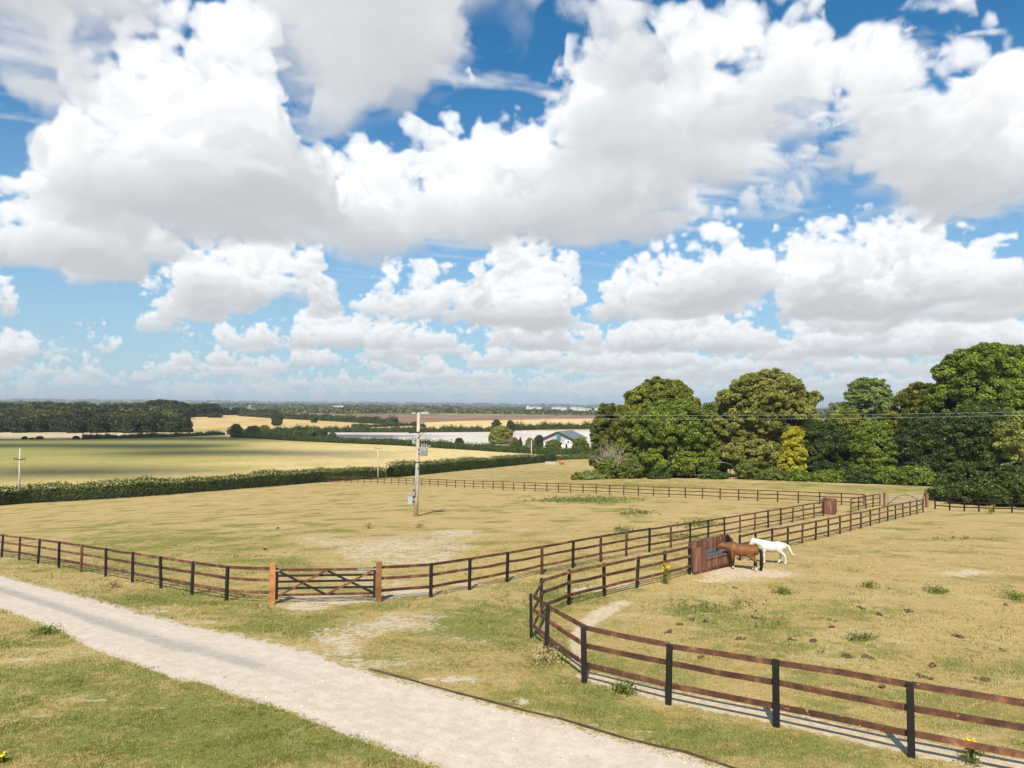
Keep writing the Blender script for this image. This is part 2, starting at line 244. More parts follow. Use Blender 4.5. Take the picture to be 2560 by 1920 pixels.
def at_d(px,y):
    """ground point on the bearing of photo column px at distance y"""
    rx,ry,_=[float(v) for v in ray(px,1015+.0104*(px-1280))]; x=rx/ry*y
    return Vector((x,y,ht(x,y)))
def pxm(px,py,y):
    """world point on the line of sight of a photo pixel, y metres ahead"""
    rx,ry,rz=[float(v) for v in ray(px,py)]; return Vector((rx/ry*y,y,rz/ry*y+ZC))
# ------------------------------------------------------------------ shader helpers
class NT:
    def __init__(s,name):
        s.m=bpy.data.materials.new(name); s.m.use_nodes=True; s.t=s.m.node_tree; s.t.nodes.clear(); s.out=s.n('ShaderNodeOutputMaterial')
    def n(s,k): return s.t.nodes.new(k)
    def l(s,a,b): s.t.links.new(a,b)
    def put(s,sock,v):
        if v is None: return
        if isinstance(v,bpy.types.NodeSocket): s.l(v,sock)
        elif isinstance(v,(tuple,list)): sock.default_value=(*v,1.0) if (len(v)==3 and sock.type=='RGBA') else v
        else: sock.default_value=v
    def math(s,op,a,b=None,c=None,clamp=False):
        n=s.n('ShaderNodeMath'); n.operation=op; n.use_clamp=clamp
        for i,v in enumerate((a,b,c)): s.put(n.inputs[i],v)
        return n.outputs[0]
    def pos(s): return s.n('ShaderNodeNewGeometry').outputs['Position']
    def obj(s): return s.n('ShaderNodeTexCoord').outputs['Object']
    def rnd(s): return s.n('ShaderNodeObjectInfo').outputs['Random']
    def vscale(s,v,sc):
        n=s.n('ShaderNodeVectorMath'); n.operation='MULTIPLY'; s.put(n.inputs[0],v); n.inputs[1].default_value=sc if isinstance(sc,(tuple,list)) else (sc,)*3; return n.outputs[0]
    def noise(s,scale,vec,detail=3,rough=.55,dist=0):
        n=s.n('ShaderNodeTexNoise'); s.put(n.inputs['Vector'],vec); n.inputs['Scale'].default_value=scale; n.inputs['Detail'].default_value=detail; n.inputs['Roughness'].default_value=rough; n.inputs['Distortion'].default_value=dist; return n.outputs['Fac']
    def vor(s,scale,vec,out='Color'):
        n=s.n('ShaderNodeTexVoronoi'); s.put(n.inputs['Vector'],vec); n.inputs['Scale'].default_value=scale; return n.outputs[out]
    def ramp(s,f,stops):
        n=s.n('ShaderNodeValToRGB'); s.put(n.inputs[0],f); e=n.color_ramp.elements
        while len(e)<len(stops): e.new(.5)
        for k,(p,c) in enumerate(stops): e[k].position=p; e[k].color=(*c,1) if len(c)==3 else c
        return n.outputs[0]
    def mix(s,f,a,b,blend='MIX'):
        n=s.n('ShaderNodeMix'); n.data_type='RGBA'; n.blend_type=blend; s.put(n.inputs[0],f); s.put(n.inputs[6],a); s.put(n.inputs[7],b); return n.outputs[2]
    def attr(s,name):
        n=s.n('ShaderNodeAttribute'); n.attribute_name=name; return n
    def maprange(s,v,a,b,c=0.,d=1.,smooth=True):
        n=s.n('ShaderNodeMapRange'); n.interpolation_type='SMOOTHSTEP' if smooth else 'LINEAR'; s.put(n.inputs[0],v)
        for i,k in enumerate((a,b,c,d)): n.inputs[i+1].default_value=k
        return n.outputs[0]
    def bump(s,h,strength=.5,dist=.02):
        n=s.n('ShaderNodeBump'); s.put(n.inputs['Height'],h); n.inputs['Strength'].default_value=strength; n.inputs['Distance'].default_value=dist; return n.outputs[0]
    def pbsdf(s,col,rough=.9,spec=.2,metal=0,normal=None):
        n=s.n('ShaderNodeBsdfPrincipled'); s.put(n.inputs['Base Color'],col); s.put(n.inputs['Roughness'],rough); n.inputs['Specular IOR Level'].default_value=spec; n.inputs['Metallic'].default_value=metal
        if normal is not None: s.l(normal,n.inputs['Normal'])
        return n.outputs[0]
    def done(s,sh): s.l(sh,s.out.inputs[0]); return s.m
def vary(col,k): return tuple(c*k for c in col)
def m_simple(name,col,rough=.8,spec=.3,metal=0,var=.15,scale=4,coords='obj'):
    t=NT(name); n=t.noise(scale,t.obj(),4); c=t.ramp(n,[(.3,vary(col,1-var)),(.7,vary(col,1+var))]); return t.done(t.pbsdf(c,rough,spec,metal))
def m_wood(name,dark,mid,light,rough=.75):
    t=NT(name); v=t.pos(); o=t.obj(); r=t.rnd()
    g=t.noise(3.0,t.vscale(o,(1,1,1)),5,.65); g2=t.noise(26,o,3); c=t.ramp(g,[(.28,dark),(.52,mid),(.74,light)])
    c=t.mix(t.math('MULTIPLY',g2,.45),c,dark); k=t.math('MULTIPLY_ADD',r,.7,.65); c=t.mix(1.0,c,t.n('ShaderNodeCombineColor').outputs[0] if False else c)
    h=t.n('ShaderNodeHueSaturation'); t.put(h.inputs['Color'],c); t.put(h.inputs['Value'],k)
    fl=t.noise(9,o,2,.4); c2=t.mix(t.maprange(fl,.70,.76),h.outputs[0],light)
    return t.done(t.pbsdf(c2,rough,.35,0,t.bump(g2,.35,.004)))
def m_leaf(name,dark,mid,light,trans=.3):
    t=NT(name); a=t.attr('tint').outputs['Fac']; c=t.ramp(a,[(0.0,dark),(.5,mid),(1.0,light)])
    r=t.rnd(); h=t.n('ShaderNodeHueSaturation'); t.put(h.inputs['Color'],c); t.put(h.inputs['Value'],t.math('MULTIPLY_ADD',r,.3,.85)); t.put(h.inputs['Hue'],t.math('MULTIPLY_ADD',r,.02,.49)); c=h.outputs[0]
    d=t.n('ShaderNodeBsdfDiffuse'); t.put(d.inputs[0],c); tr=t.n('ShaderNodeBsdfTranslucent'); t.put(tr.inputs[0],t.mix(.5,c,vary(light,1.3)))
    gl=t.n('ShaderNodeBsdfGlossy'); gl.inputs['Roughness'].default_value=.45; t.put(gl.inputs[0],(.5,.5,.45))
    m1=t.n('ShaderNodeMixShader'); m1.inputs[0].default_value=trans; t.l(d.outputs[0],m1.inputs[1]); t.l(tr.outputs[0],m1.inputs[2])
    m2=t.n('ShaderNodeMixShader'); m2.inputs[0].default_value=.05; t.l(m1.outputs[0],m2.inputs[1]); t.l(gl.outputs[0],m2.inputs[2]); return t.done(m2.outputs[0])
# ------------------------------------------------------------------ object helpers
def tag(o,label=None,cat=None,group=None,kind=None):
    if label: o['label']=label
    if cat: o['category']=cat
    if group: o['group']=group
    if kind: o['kind']=kind
    return o
def empty(name,loc,rz=0,label=None,cat=None,group=None):
    o=bpy.data.objects.new(name,None); COL.objects.link(o); o.location=loc; o.rotation_euler=(0,0,rz); o.empty_display_size=.3; return tag(o,label,cat,group)
def np_mesh(name,verts,faces,mat=None,parent=None,attrs=None,smooth=False,link=True,fattrs=None):
    """verts (n,3), faces (m,k) all of one size"""
    me=bpy.data.meshes.new(name); verts=np.asarray(verts,np.float32); faces=np.asarray(faces,np.int32); m,k=faces.shape
    me.vertices.add(len(verts)); me.vertices.foreach_set('co',verts.ravel()); me.loops.add(m*k); me.loops.foreach_set('vertex_index',faces.ravel())
    me.polygons.add(m); me.polygons.foreach_set('loop_start',np.arange(m,dtype=np.int32)*k); me.polygons.foreach_set('loop_total',np.full(m,k,np.int32))
    me.polygons.foreach_set('use_smooth',np.full(m,smooth,bool))
    for nm,(typ,dom,val) in (attrs or {}).items():
        at_=me.attributes.new(nm,typ,dom); at_.data.foreach_set('color' if typ=='FLOAT_COLOR' else 'value',np.asarray(val,np.float32).ravel())
    me.update(calc_edges=True); me.validate()
    if mat: me.materials.append(mat)
    if not link: return me
    o=bpy.data.objects.new(name,me); COL.objects.link(o)
    if parent: o.parent=parent
    return o
class MB:
    """collects boxes, tubes and so on, and builds them as one mesh object"""
    def __init__(s): s.v=[]; s.f=[]
    def add(s,v,f):
        b=len(s.v); s.v+=[tuple(p) for p in v]; s.f+=[tuple(i+b for i in q) for q in f]
    def box(s,c,size,rz=0,M=None,ch=0):
        x,y,z=[k/2 for k in size]; v=[(-x,-y,-z),(x,-y,-z),(x,y,-z),(-x,y,-z),(-x,-y,z),(x,-y,z),(x,y,z),(-x,y,z)]
        R=M or Matrix.Rotation(rz,3,'Z'); c=Vector(c); s.add([R@Vector(p)+c for p in v],[(0,3,2,1),(4,5,6,7),(0,1,5,4),(1,2,6,5),(2,3,7,6),(3,0,4,7)])
    def beam(s,a,b,w,h,up=(0,0,1)):
        """square bar from a to b, w across and h high"""
        a=Vector(a);b=Vector(b);d=(b-a); L=d.length; d.normalize(); u=Vector(up); sx=d.cross(u); sx=sx.normalized() if sx.length>1e-5 else Vector((1,0,0)); uz=sx.cross(d).normalized()
        M=Matrix((sx,d,uz)).transposed(); s.box((a+b)/2,(w,L,h),M=M)
    def tube(s,pts,rad,n=8,cap=True):
        pts=[Vector(p) for p in pts]; rad=rad if isinstance(rad,(list,tuple)) else [rad]*len(pts); V=[];Fc=[]; ref=None
        for i,p in enumerate(pts):
            d=(pts[min(i+1,len(pts)-1)]-pts[max(i-1,0)]).normalized()
            if ref is None: ref=Vector((1,0,0)) if abs(d.x)<.8 else Vector((0,1,0))
            a=(ref-d*ref.dot(d)).normalized(); ref=a; b=d.cross(a)
            V+=[p+(a*math.cos(k*2*math.pi/n)+b*math.sin(k*2*math.pi/n))*rad[i] for k in range(n)]
        for i in range(len(pts)-1):
            for k in range(n): Fc.append((i*n+k,i*n+(k+1)%n,(i+1)*n+(k+1)%n,(i+1)*n+k))
        if cap: Fc.append(tuple(range(n-1,-1,-1))); Fc.append(tuple((len(pts)-1)*n+k for k in range(n)))
        s.add(V,Fc)
    def sweep(s,pts,side,w,h):
        """plank through pts; side = horizontal unit vector across it"""
        V=[];Fc=[]
        for i,p in enumerate(pts):
            p=Vector(p); sv=Vector(side[i])*(w/2); uz=Vector((0,0,h/2)); V+=[p-sv-uz,p+sv-uz,p+sv+uz,p-sv+uz]
        n=len(pts)
        for i in range(n-1):
            for k in range(4): Fc.append((i*4+k,i*4+(k+1)%4,(i+1)*4+(k+1)%4,(i+1)*4+k))
        Fc.append((3,2,1,0)); e=(n-1)*4; Fc.append((e,e+1,e+2,e+3)); s.add(V,Fc)
    def lathe(s,c,prof,n=12):
        V=[];Fc=[]; c=Vector(c)
        for r,z in prof: V+=[c+Vector((r*math.cos(2*math.pi*k/n),r*math.sin(2*math.pi*k/n),z)) for k in range(n)]
        for i in range(len(prof)-1):
            for k in range(n): Fc.append((i*n+k,i*n+(k+1)%n,(i+1)*n+(k+1)%n,(i+1)*n+k))
        Fc.append(tuple(range(n-1,-1,-1))); Fc.append(tuple((len(prof)-1)*n+k for k in range(n))); s.add(V,Fc)
    def build(s,name,mat,parent=None,smooth=False,bevel=0):
        me=bpy.data.meshes.new(name); me.from_pydata(s.v,[],s.f); me.update()
        if bevel:
            bm=bmesh.new(); bm.from_mesh(me); bmesh.ops.remove_doubles(bm,verts=bm.verts,dist=1e-5); bmesh.ops.bevel(bm,geom=list(bm.edges),offset=bevel,segments=1,affect='EDGES'); bm.to_mesh(me); bm.free()
        if smooth: me.polygons.foreach_set('use_smooth',np.ones(len(me.polygons),bool))
        me.materials.append(mat); o=bpy.data.objects.new(name,me); COL.objects.link(o)
        if parent: o.parent=parent
        return o
# ------------------------------------------------------------------ ground materials
DRY=(.445,.315,.122); DRY2=(.50,.375,.170); GREEN=(.255,.245,.062); GREEN2=(.125,.16,.03); CHALK=(.60,.52,.40)
def m_ground():
    t=NT('pasture'); p=t.pos(); a=t.attr('mask'); sp=t.n('ShaderNodeSeparateColor'); t.l(a.outputs['Color'],sp.inputs[0]); gr,chk,pth=sp.outputs
    n0=t.noise(.05,p,3); n1=t.noise(.33,p,4,.6); n2=t.noise(1.7,p,4,.65); n3=t.noise(7,p,4,.7); n4=t.noise(33,p,3,.7)
    dry=t.mix(t.maprange(t.math('ADD',n2,t.math('MULTIPLY',n3,.6)),.62,1.0),DRY,DRY2)
    dry=t.mix(t.maprange(n1,.50,.66),dry,(.31,.235,.085)); dry=t.mix(t.maprange(t.noise(.8,t.vscale(p,(.35,1,1)),4,.65),.5,.68,0,.7),dry,(.53,.43,.23))
    grn=t.mix(t.maprange(t.math('ADD',n3,n4),.75,1.25),GREEN2,GREEN); grn=t.mix(t.maprange(n2,.5,.8),grn,(.30,.27,.085))
    f=t.math('ADD',gr,t.math('MULTIPLY',t.math('SUBTRACT',n1,.5),2.6)); f=t.math('ADD',f,t.math('MULTIPLY',t.math('SUBTRACT',n2,.5),2.6)); f=t.math('ADD',f,t.math('MULTIPLY',t.math('SUBTRACT',n3,.5),1.5)); f=t.math('ADD',f,t.math('MULTIPLY',t.math('SUBTRACT',n0,.5),1.2))
    c=t.mix(t.maprange(f,.15,.85),dry,grn)
    c=t.mix(t.maprange(n4,.35,.62,.42,0.),c,(.10,.075,.03)); c=t.mix(t.maprange(n3,.30,.48,.35,0.),c,(.13,.10,.04))
    # bare chalky soil
    k=t.math('ADD',chk,t.math('MULTIPLY',t.math('SUBTRACT',n2,.5),1.5)); k=t.math('ADD',k,t.math('MULTIPLY',t.math('SUBTRACT',n3,.5),1.9)); k=t.math('ADD',k,t.math('MULTIPLY',t.math('SUBTRACT',n4,.5),.9))
    ck=t.mix(t.maprange(n4,.3,.7),vary(CHALK,.72),CHALK); ck=t.mix(t.maprange(n1,.4,.7),ck,(.52,.42,.28))
    c=t.mix(t.math('MULTIPLY',t.maprange(k,.60,.76),.93),c,ck)
    q=t.math('ADD',pth,t.math('MULTIPLY',t.math('SUBTRACT',n3,.5),1.4)); q=t.math('ADD',q,t.math('MULTIPLY',t.math('SUBTRACT',n2,.5),1.0)); q=t.math('ADD',q,t.math('MULTIPLY',t.math('SUBTRACT',n4,.5),.6))
    c=t.mix(t.math('MULTIPLY',t.maprange(q,.38,.68),.9),c,t.mix(t.maprange(n3,.3,.7),(.46,.36,.23),(.60,.50,.36)))
    b=t.math('ADD',n3,t.math('MULTIPLY',n4,.5))
    return t.done(t.pbsdf(c,.95,.1,0,t.bump(b,.6,.06)))
def m_track():
    t=NT('gravel'); p=t.pos(); a=t.attr('mask'); sp=t.n('ShaderNodeSeparateColor'); t.l(a.outputs['Color'],sp.inputs[0]); acr,gry,edge=sp.outputs
    n1=t.noise(.6,p,4,.6); n2=t.noise(3.5,p,4,.65); n3=t.noise(18,p,4,.7); n4=t.noise(75,p,2,.7); st=t.vor(42,p)
    pale=t.mix(t.maprange(n2,.35,.65),(.485,.41,.33),(.56,.485,.40)); pale=t.mix(t.maprange(n1,.55,.72,0,.5),pale,(.47,.38,.28)); av=t.n('ShaderNodeCombineXYZ'); t.l(t.math('MULTIPLY',acr,11),av.inputs[0]); t.l(t.math('MULTIPLY',n1,1.2),av.inputs[1]); sk=t.noise(1.0,av.outputs[0],4,.7); pale=t.mix(t.maprange(sk,.45,.70,0,.5),pale,(.43,.36,.285)); pale=t.mix(t.maprange(sk,.28,.45,.5,0),pale,(.64,.56,.46))
    grey=t.mix(t.maprange(n3,.3,.7),(.25,.22,.195),(.40,.36,.31))
    f=t.math('ADD',gry,t.math('MULTIPLY',t.math('SUBTRACT',n2,.5),1.1)); f=t.math('ADD',f,t.math('MULTIPLY',t.math('SUBTRACT',n3,.5),1.3)); f=t.math('ADD',f,t.math('MULTIPLY',t.math('SUBTRACT',n1,.5),.4))
    c=t.mix(t.math('MULTIPLY',t.maprange(f,.3,.75),.85),pale,grey)
    sv=t.n('ShaderNodeSeparateColor'); t.l(st,sv.inputs[0]); c=t.mix(t.maprange(sv.outputs[0],.85,1.0,0,.18),c,(.74,.69,.60)); c=t.mix(t.maprange(sv.outputs[1],.88,1.0,0,.35),c,(.2,.16,.12))
    e=t.math('ADD',edge,t.math('MULTIPLY',t.math('SUBTRACT',n2,.5),1.9)); e=t.math('ADD',e,t.math('MULTIPLY',t.math('SUBTRACT',n3,.5),1.6))
    c=t.mix(t.maprange(e,.50,.72),c,t.mix(t.maprange(n3,.4,.6),(.42,.31,.13),(.25,.22,.06)))
    return t.done(t.pbsdf(c,.95,.1,0,t.bump(t.math('ADD',n3,t.math('MULTIPLY',n4,.6)),.16,.02)))
def m_field(name,c1,c2,c3,rows=None,amt=.5,scale=.02):
    t=NT(name); p=t.pos(); n1=t.noise(scale,t.vscale(p,(1,.55,1)),4,.6); n2=t.noise(.5,p,3,.7); n3=t.noise(.09,p,4,.6)
    c=t.ramp(n1,[(.32,c1),(.52,c2),(.70,c3)]); c=t.mix(t.maprange(n3,.4,.65,0,amt),c,c1); c=t.mix(t.maprange(n2,.35,.6,.35,0),c,vary(c1,.7))
    if rows:
        w=t.n('ShaderNodeTexWave'); t.put(w.inputs['Vector'],t.vscale(p,(math.cos(rows[0]),math.sin(rows[0]),0))); w.inputs['Scale'].default_value=rows[1]; w.inputs['Distortion'].default_value=2.5; w.inputs['Detail'].default_value=2; w.inputs['Detail Scale'].default_value=.4
        c=t.mix(t.maprange(w.outputs['Fac'],.3,.9,0,rows[2]),c,vary(c1,.75))
    return t.done(t.pbsdf(c,.95,.1))
def m_meadow():
    t=NT('meadow'); p=t.pos(); n1=t.noise(.013,t.vscale(p,(1,.6,1)),4,.6); n2=t.noise(.35,p,4,.7); n3=t.noise(.06,t.vscale(p,(.6,1,1)),4,.65)
    sx=t.n('ShaderNodeSeparateXYZ'); t.l(p,sx.inputs[0]); e=t.math('ADD',t.math('MULTIPLY_ADD',sx.outputs[0],.0065,1.22),t.math('MULTIPLY',t.math('SUBTRACT',n1,.5),1.5)); e=t.math('ADD',e,t.math('MULTIPLY',t.math('SUBTRACT',n3,.5),.8))
    c=t.ramp(e,[(.05,(.27,.25,.075)),(.40,(.36,.30,.10)),(.62,(.47,.37,.15)),(.9,(.56,.44,.21))]); c=t.mix(t.maprange(n2,.32,.6,.35,0),c,(.16,.15,.05))
    return t.done(t.pbsdf(c,.95,.1))
def m_farland():
    t=NT('farmland'); p=t.pos(); v=t.vor(.0016,t.vscale(p,(1,.45,1))); sp=t.n('ShaderNodeSeparateColor'); t.l(v,sp.inputs[0])
    c=t.ramp(sp.outputs[0],[(0,(.10,.11,.04)),(.3,(.36,.27,.12)),(.45,(.08,.10,.04)),(.6,(.25,.16,.09)),(.8,(.14,.15,.05)),(1,(.45,.36,.2))])
    n=t.noise(.004,p,4); c=t.mix(t.maprange(n,.4,.6),c,(.06,.075,.035)); return t.done(t.pbsdf(c,.95,.1))
# ------------------------------------------------------------------ ground sheet, split along track and field edges (shared borders)
TRK_UP=np.array([(-500,1310),(0,1437),(89,1461),(187,1484),(280,1507),(350,1529),(467,1558),(560,1578),(651,1596),(781,1627),(850,1655),(933,1680),(1063,1713),(1225,1757),(1408,1802),(1571,1851),(1714,1884),(1800,1912),(2300,2080)])
TRK_LO=np.array([(-500,1385),(0,1522),(82,1553),(174,1590),(226,1624),(286,1644),(347,1663),(434,1699),(499,1707),(564,1731),(640,1757),(716,1778),(825,1824),(955,1870),(1088,1921),(1500,2090),(2300,2420)])
FIELDS=[ # name, polygon in photo pixels (projected on to the ground), material
 ('grass_field',[(-900,1275),(-900,1104),(0,1098),(200,1097.5),(400,1094),(560,1089),(640,1093),(850,1108),(1000,1114),(1100,1121),(1300,1130),(1420,1137),(1420,1146),(1330,1156),(1200,1168),(1100,1178),(950,1193),(850,1200),(600,1222),(400,1237),(200,1250),(0,1260)],'meadow'),
 ('stubble_field',[(-900,1096),(-900,1078),(0,1080.5),(560,1079.5),(640,1084),(590,1090),(560,1088),(400,1092),(200,1096),(0,1097)],'pale'),
 ('stubble_field',[(460,1032),(560,1037),(700,1047),(850,1054),(985,1062),(1040,1066),(1100,1071),(1000,1072),(700,1074),(560,1070),(440,1078),(400,1050)],'gold'),
 ('ploughed_field',[(600,1030),(800,1034.5),(1000,1036.5),(1300,1038),(1600,1040),(1900,1042),(1900,1052),(1540,1046),(1400,1047),(1150,1052),(1000,1058),(985,1060),(850,1052),(700,1044)],'brown'),
 ('stubble_field',[(1000,1059),(1150,1053),(1400,1048),(1540,1047),(1900,1053),(1900,1066),(1500,1068),(1250,1071),(1060,1070)],'gold2'),
 ('chalky_field',[(640,1082),(700,1080),(1000,1080),(1250,1078),(1500,1075),(1900,1074),(1900,1112),(1450,1118),(1300,1113),(1120,1112),(1000,1104),(860,1095),(740,1088)],'white')]
def in_poly(px,py,poly):
    r=np.zeros(px.shape,bool); n=len(poly)
    for i in range(n):
        x0,y0=poly[i];x1,y1=poly[(i+1)%n]
        if y0==y1: continue
        c=((y0>py)!=(y1>py)); r^=c&(px<(x1-x0)*(py-y0)/(y1-y0)+x0)
    return r
# soft patches in the turf: photo px centre, radii, amount
G_PATCH=[(150,1690,420,60,.35),(350,1830,700,130,.55),(60,1600,160,40,.3),(700,1800,350,120,.35),(300,1500,420,26,.55),(700,1560,330,40,.45),(520,1340,500,50,.22),(200,1360,330,45,.2),(860,1290,170,30,.15),(560,1395,330,60,.28),(330,1420,260,30,.3),
 (1380,1490,140,22,.5),(1190,1540,200,40,.3),(1050,1560,260,60,.25),(1300,1640,240,70,.4),(1500,1760,240,60,.45),(1750,1850,240,50,.5),(2250,1880,300,40,.45),(1760,1525,110,22,.5),(2150,1597,40,9,.6),(1900,1560,200,40,.25),(2300,1700,300,60,.35),(1870,1620,300,60,.2),(2100,1500,280,60,.12),(2450,1640,140,50,.2),
 (1480,1248,140,8,.75),(1390,1251,50,5,.7),(1590,1280,60,8,.5),(1530,1255,120,9,.5),(1750,1312,60,10,.6),(1700,1342,60,10,.4),(1560,1330,30,8,.7),(1900,1215,500,9,.5),(2300,1228,300,8,.45),(1350,1195,250,16,.2),(1960,1300,60,8,.4),(1180,1275,200,12,.15),(2000,1420,60,10,.3),(1430,1182,260,8,.15)]
C_PATCH=[(1010,1350,190,34,.32),(1155,1332,70,9,.6),(930,1375,110,22,.36),(1060,1395,90,22,.34),(690,1318,110,14,.3),(780,1350,90,20,.3),(860,1440,110,26,.3),(1000,1460,140,16,.35),(1300,1325,60,8,.3),(640,1298,60,4,.3),(560,1322,60,6,.2),
 (930,1560,150,30,.30),(860,1610,90,40,.42),(1050,1560,100,20,.32),(1130,1590,80,16,.34),(1210,1605,50,10,.30),(1120,1700,120,18,.42),(1310,1755,60,12,.42),(1000,1660,120,25,.30),(1480,1810,40,8,.35),(1610,1830,50,14,.38),(1270,1685,50,10,.3),(1290,1495,60,6,.4),(1220,1545,60,8,.25),
 (500,1556,50,6,.35),(580,1590,60,8,.35),(770,1517,70,10,.85),(130,1700,50,8,.3),(110,1790,50,6,.4),(390,1770,40,5,.4),(220,1750,60,8,.35),(60,1650,80,8,.4),(100,1625,70,6,.3),(2100,1210,60,2,.6),(2380,1222,30,2,.7),(2200,1212,60,2,.5),(1900,1205,30,2,.5),(2420,1440,80,14,.35),(2330,1412,120,12,.25)]
C_PATCH+=[(395,1528,50,5,.45),(480,1556,50,5,.5),(560,1582,60,6,.5),(640,1600,70,7,.5),(720,1618,70,8,.5),(800,1638,70,10,.5),(890,1662,60,12,.5),(840,1590,60,14,.36),(900,1580,50,10,.36),(1000,1535,60,8,.34),(1110,1540,50,6,.3),(985,1395,160,26,.3),(1100,1365,120,16,.34)]
P_PATCH=[(1830,1430,100,16,.62),(1780,1452,70,9,.45),(1900,1432,90,14,.4),(1960,1440,60,10,.25),(1500,1470,70,8,.5),(1440,1478,60,8,.45),(1560,1462,60,7,.35),(820,1500,130,13,.85),(1000,1487,60,12,.5),(1060,1478,80,8,.55),(1170,1462,90,7,.5),(1290,1440,80,6,.45),(1400,1418,80,6,.4),
 (1555,1508,36,9,.6),(1525,1522,34,9,.7),(1500,1535,32,10,.75),(1480,1550,28,11,.75),(1462,1567,26,13,.75),(1447,1588,24,15,.75),(1440,1612,22,16,.7),(1440,1640,30,16,.6),(1452,1662,34,14,.5),(2390,1435,90,12,.4),(2450,1430,60,8,.3),(2280,1410,80,10,.2),(1880,1205,30,3,.4),(980,1335,60,6,.3),(900,1365,60,8,.25)]
# worn line under the front paddock rails
for _i in range(26):
    _t=_i/25; _x=1470+_t*1100; P_PATCH.append((_x,float(np.interp(_x,[1461,1671,1941,2279,2720],[1707,1761,1817,1894,1984]))-19-_t*10,40,13+_t*8,.72))
def patches(px,py,lst):
    o=np.zeros(px.shape)
    for cx,cy,rx,ry,a in lst:
        m=(np.abs(px-cx)<2.2*rx)&(np.abs(py-cy)<2.2*ry)
        if not m.any(): continue
        q=((px[m]-cx)/rx)**2+((py[m]-cy)/ry)**2; o[m]=np.maximum(o[m],0)+a*np.exp(-q*1.1)
    return o
def ground_masks(px,py,y):
    vis=(y>.5); base=np.where(py<1300,.10,np.where(py<1480,.16,.30)); base=np.interp(py,[1180,1260,1330,1420,1500,1700,1900],[.16,.05,.09,.13,.13,.20,.27])
    base=base-np.clip((px-1700)/900,0,1)*np.clip((py-1330)/200,0,1)*.12
    g=base+patches(px,py,G_PATCH); c=patches(px,py,C_PATCH); p=patches(px,py,P_PATCH)
    c=np.minimum(c*1.6,np.where((np.abs(px-770)<90)&(np.abs(py-1517)<14),.9,.66)); p=np.minimum(p*1.3,.9)
    return np.where(vis,g,.3),np.where(vis,c,0),np.where(vis,p,0)
def track_t(px,py):
    u=np.interp(px,TRK_UP[:,0],TRK_UP[:,1]); l=np.interp(px,TRK_LO[:,0],TRK_LO[:,1]); return (py-u)/(l-u)
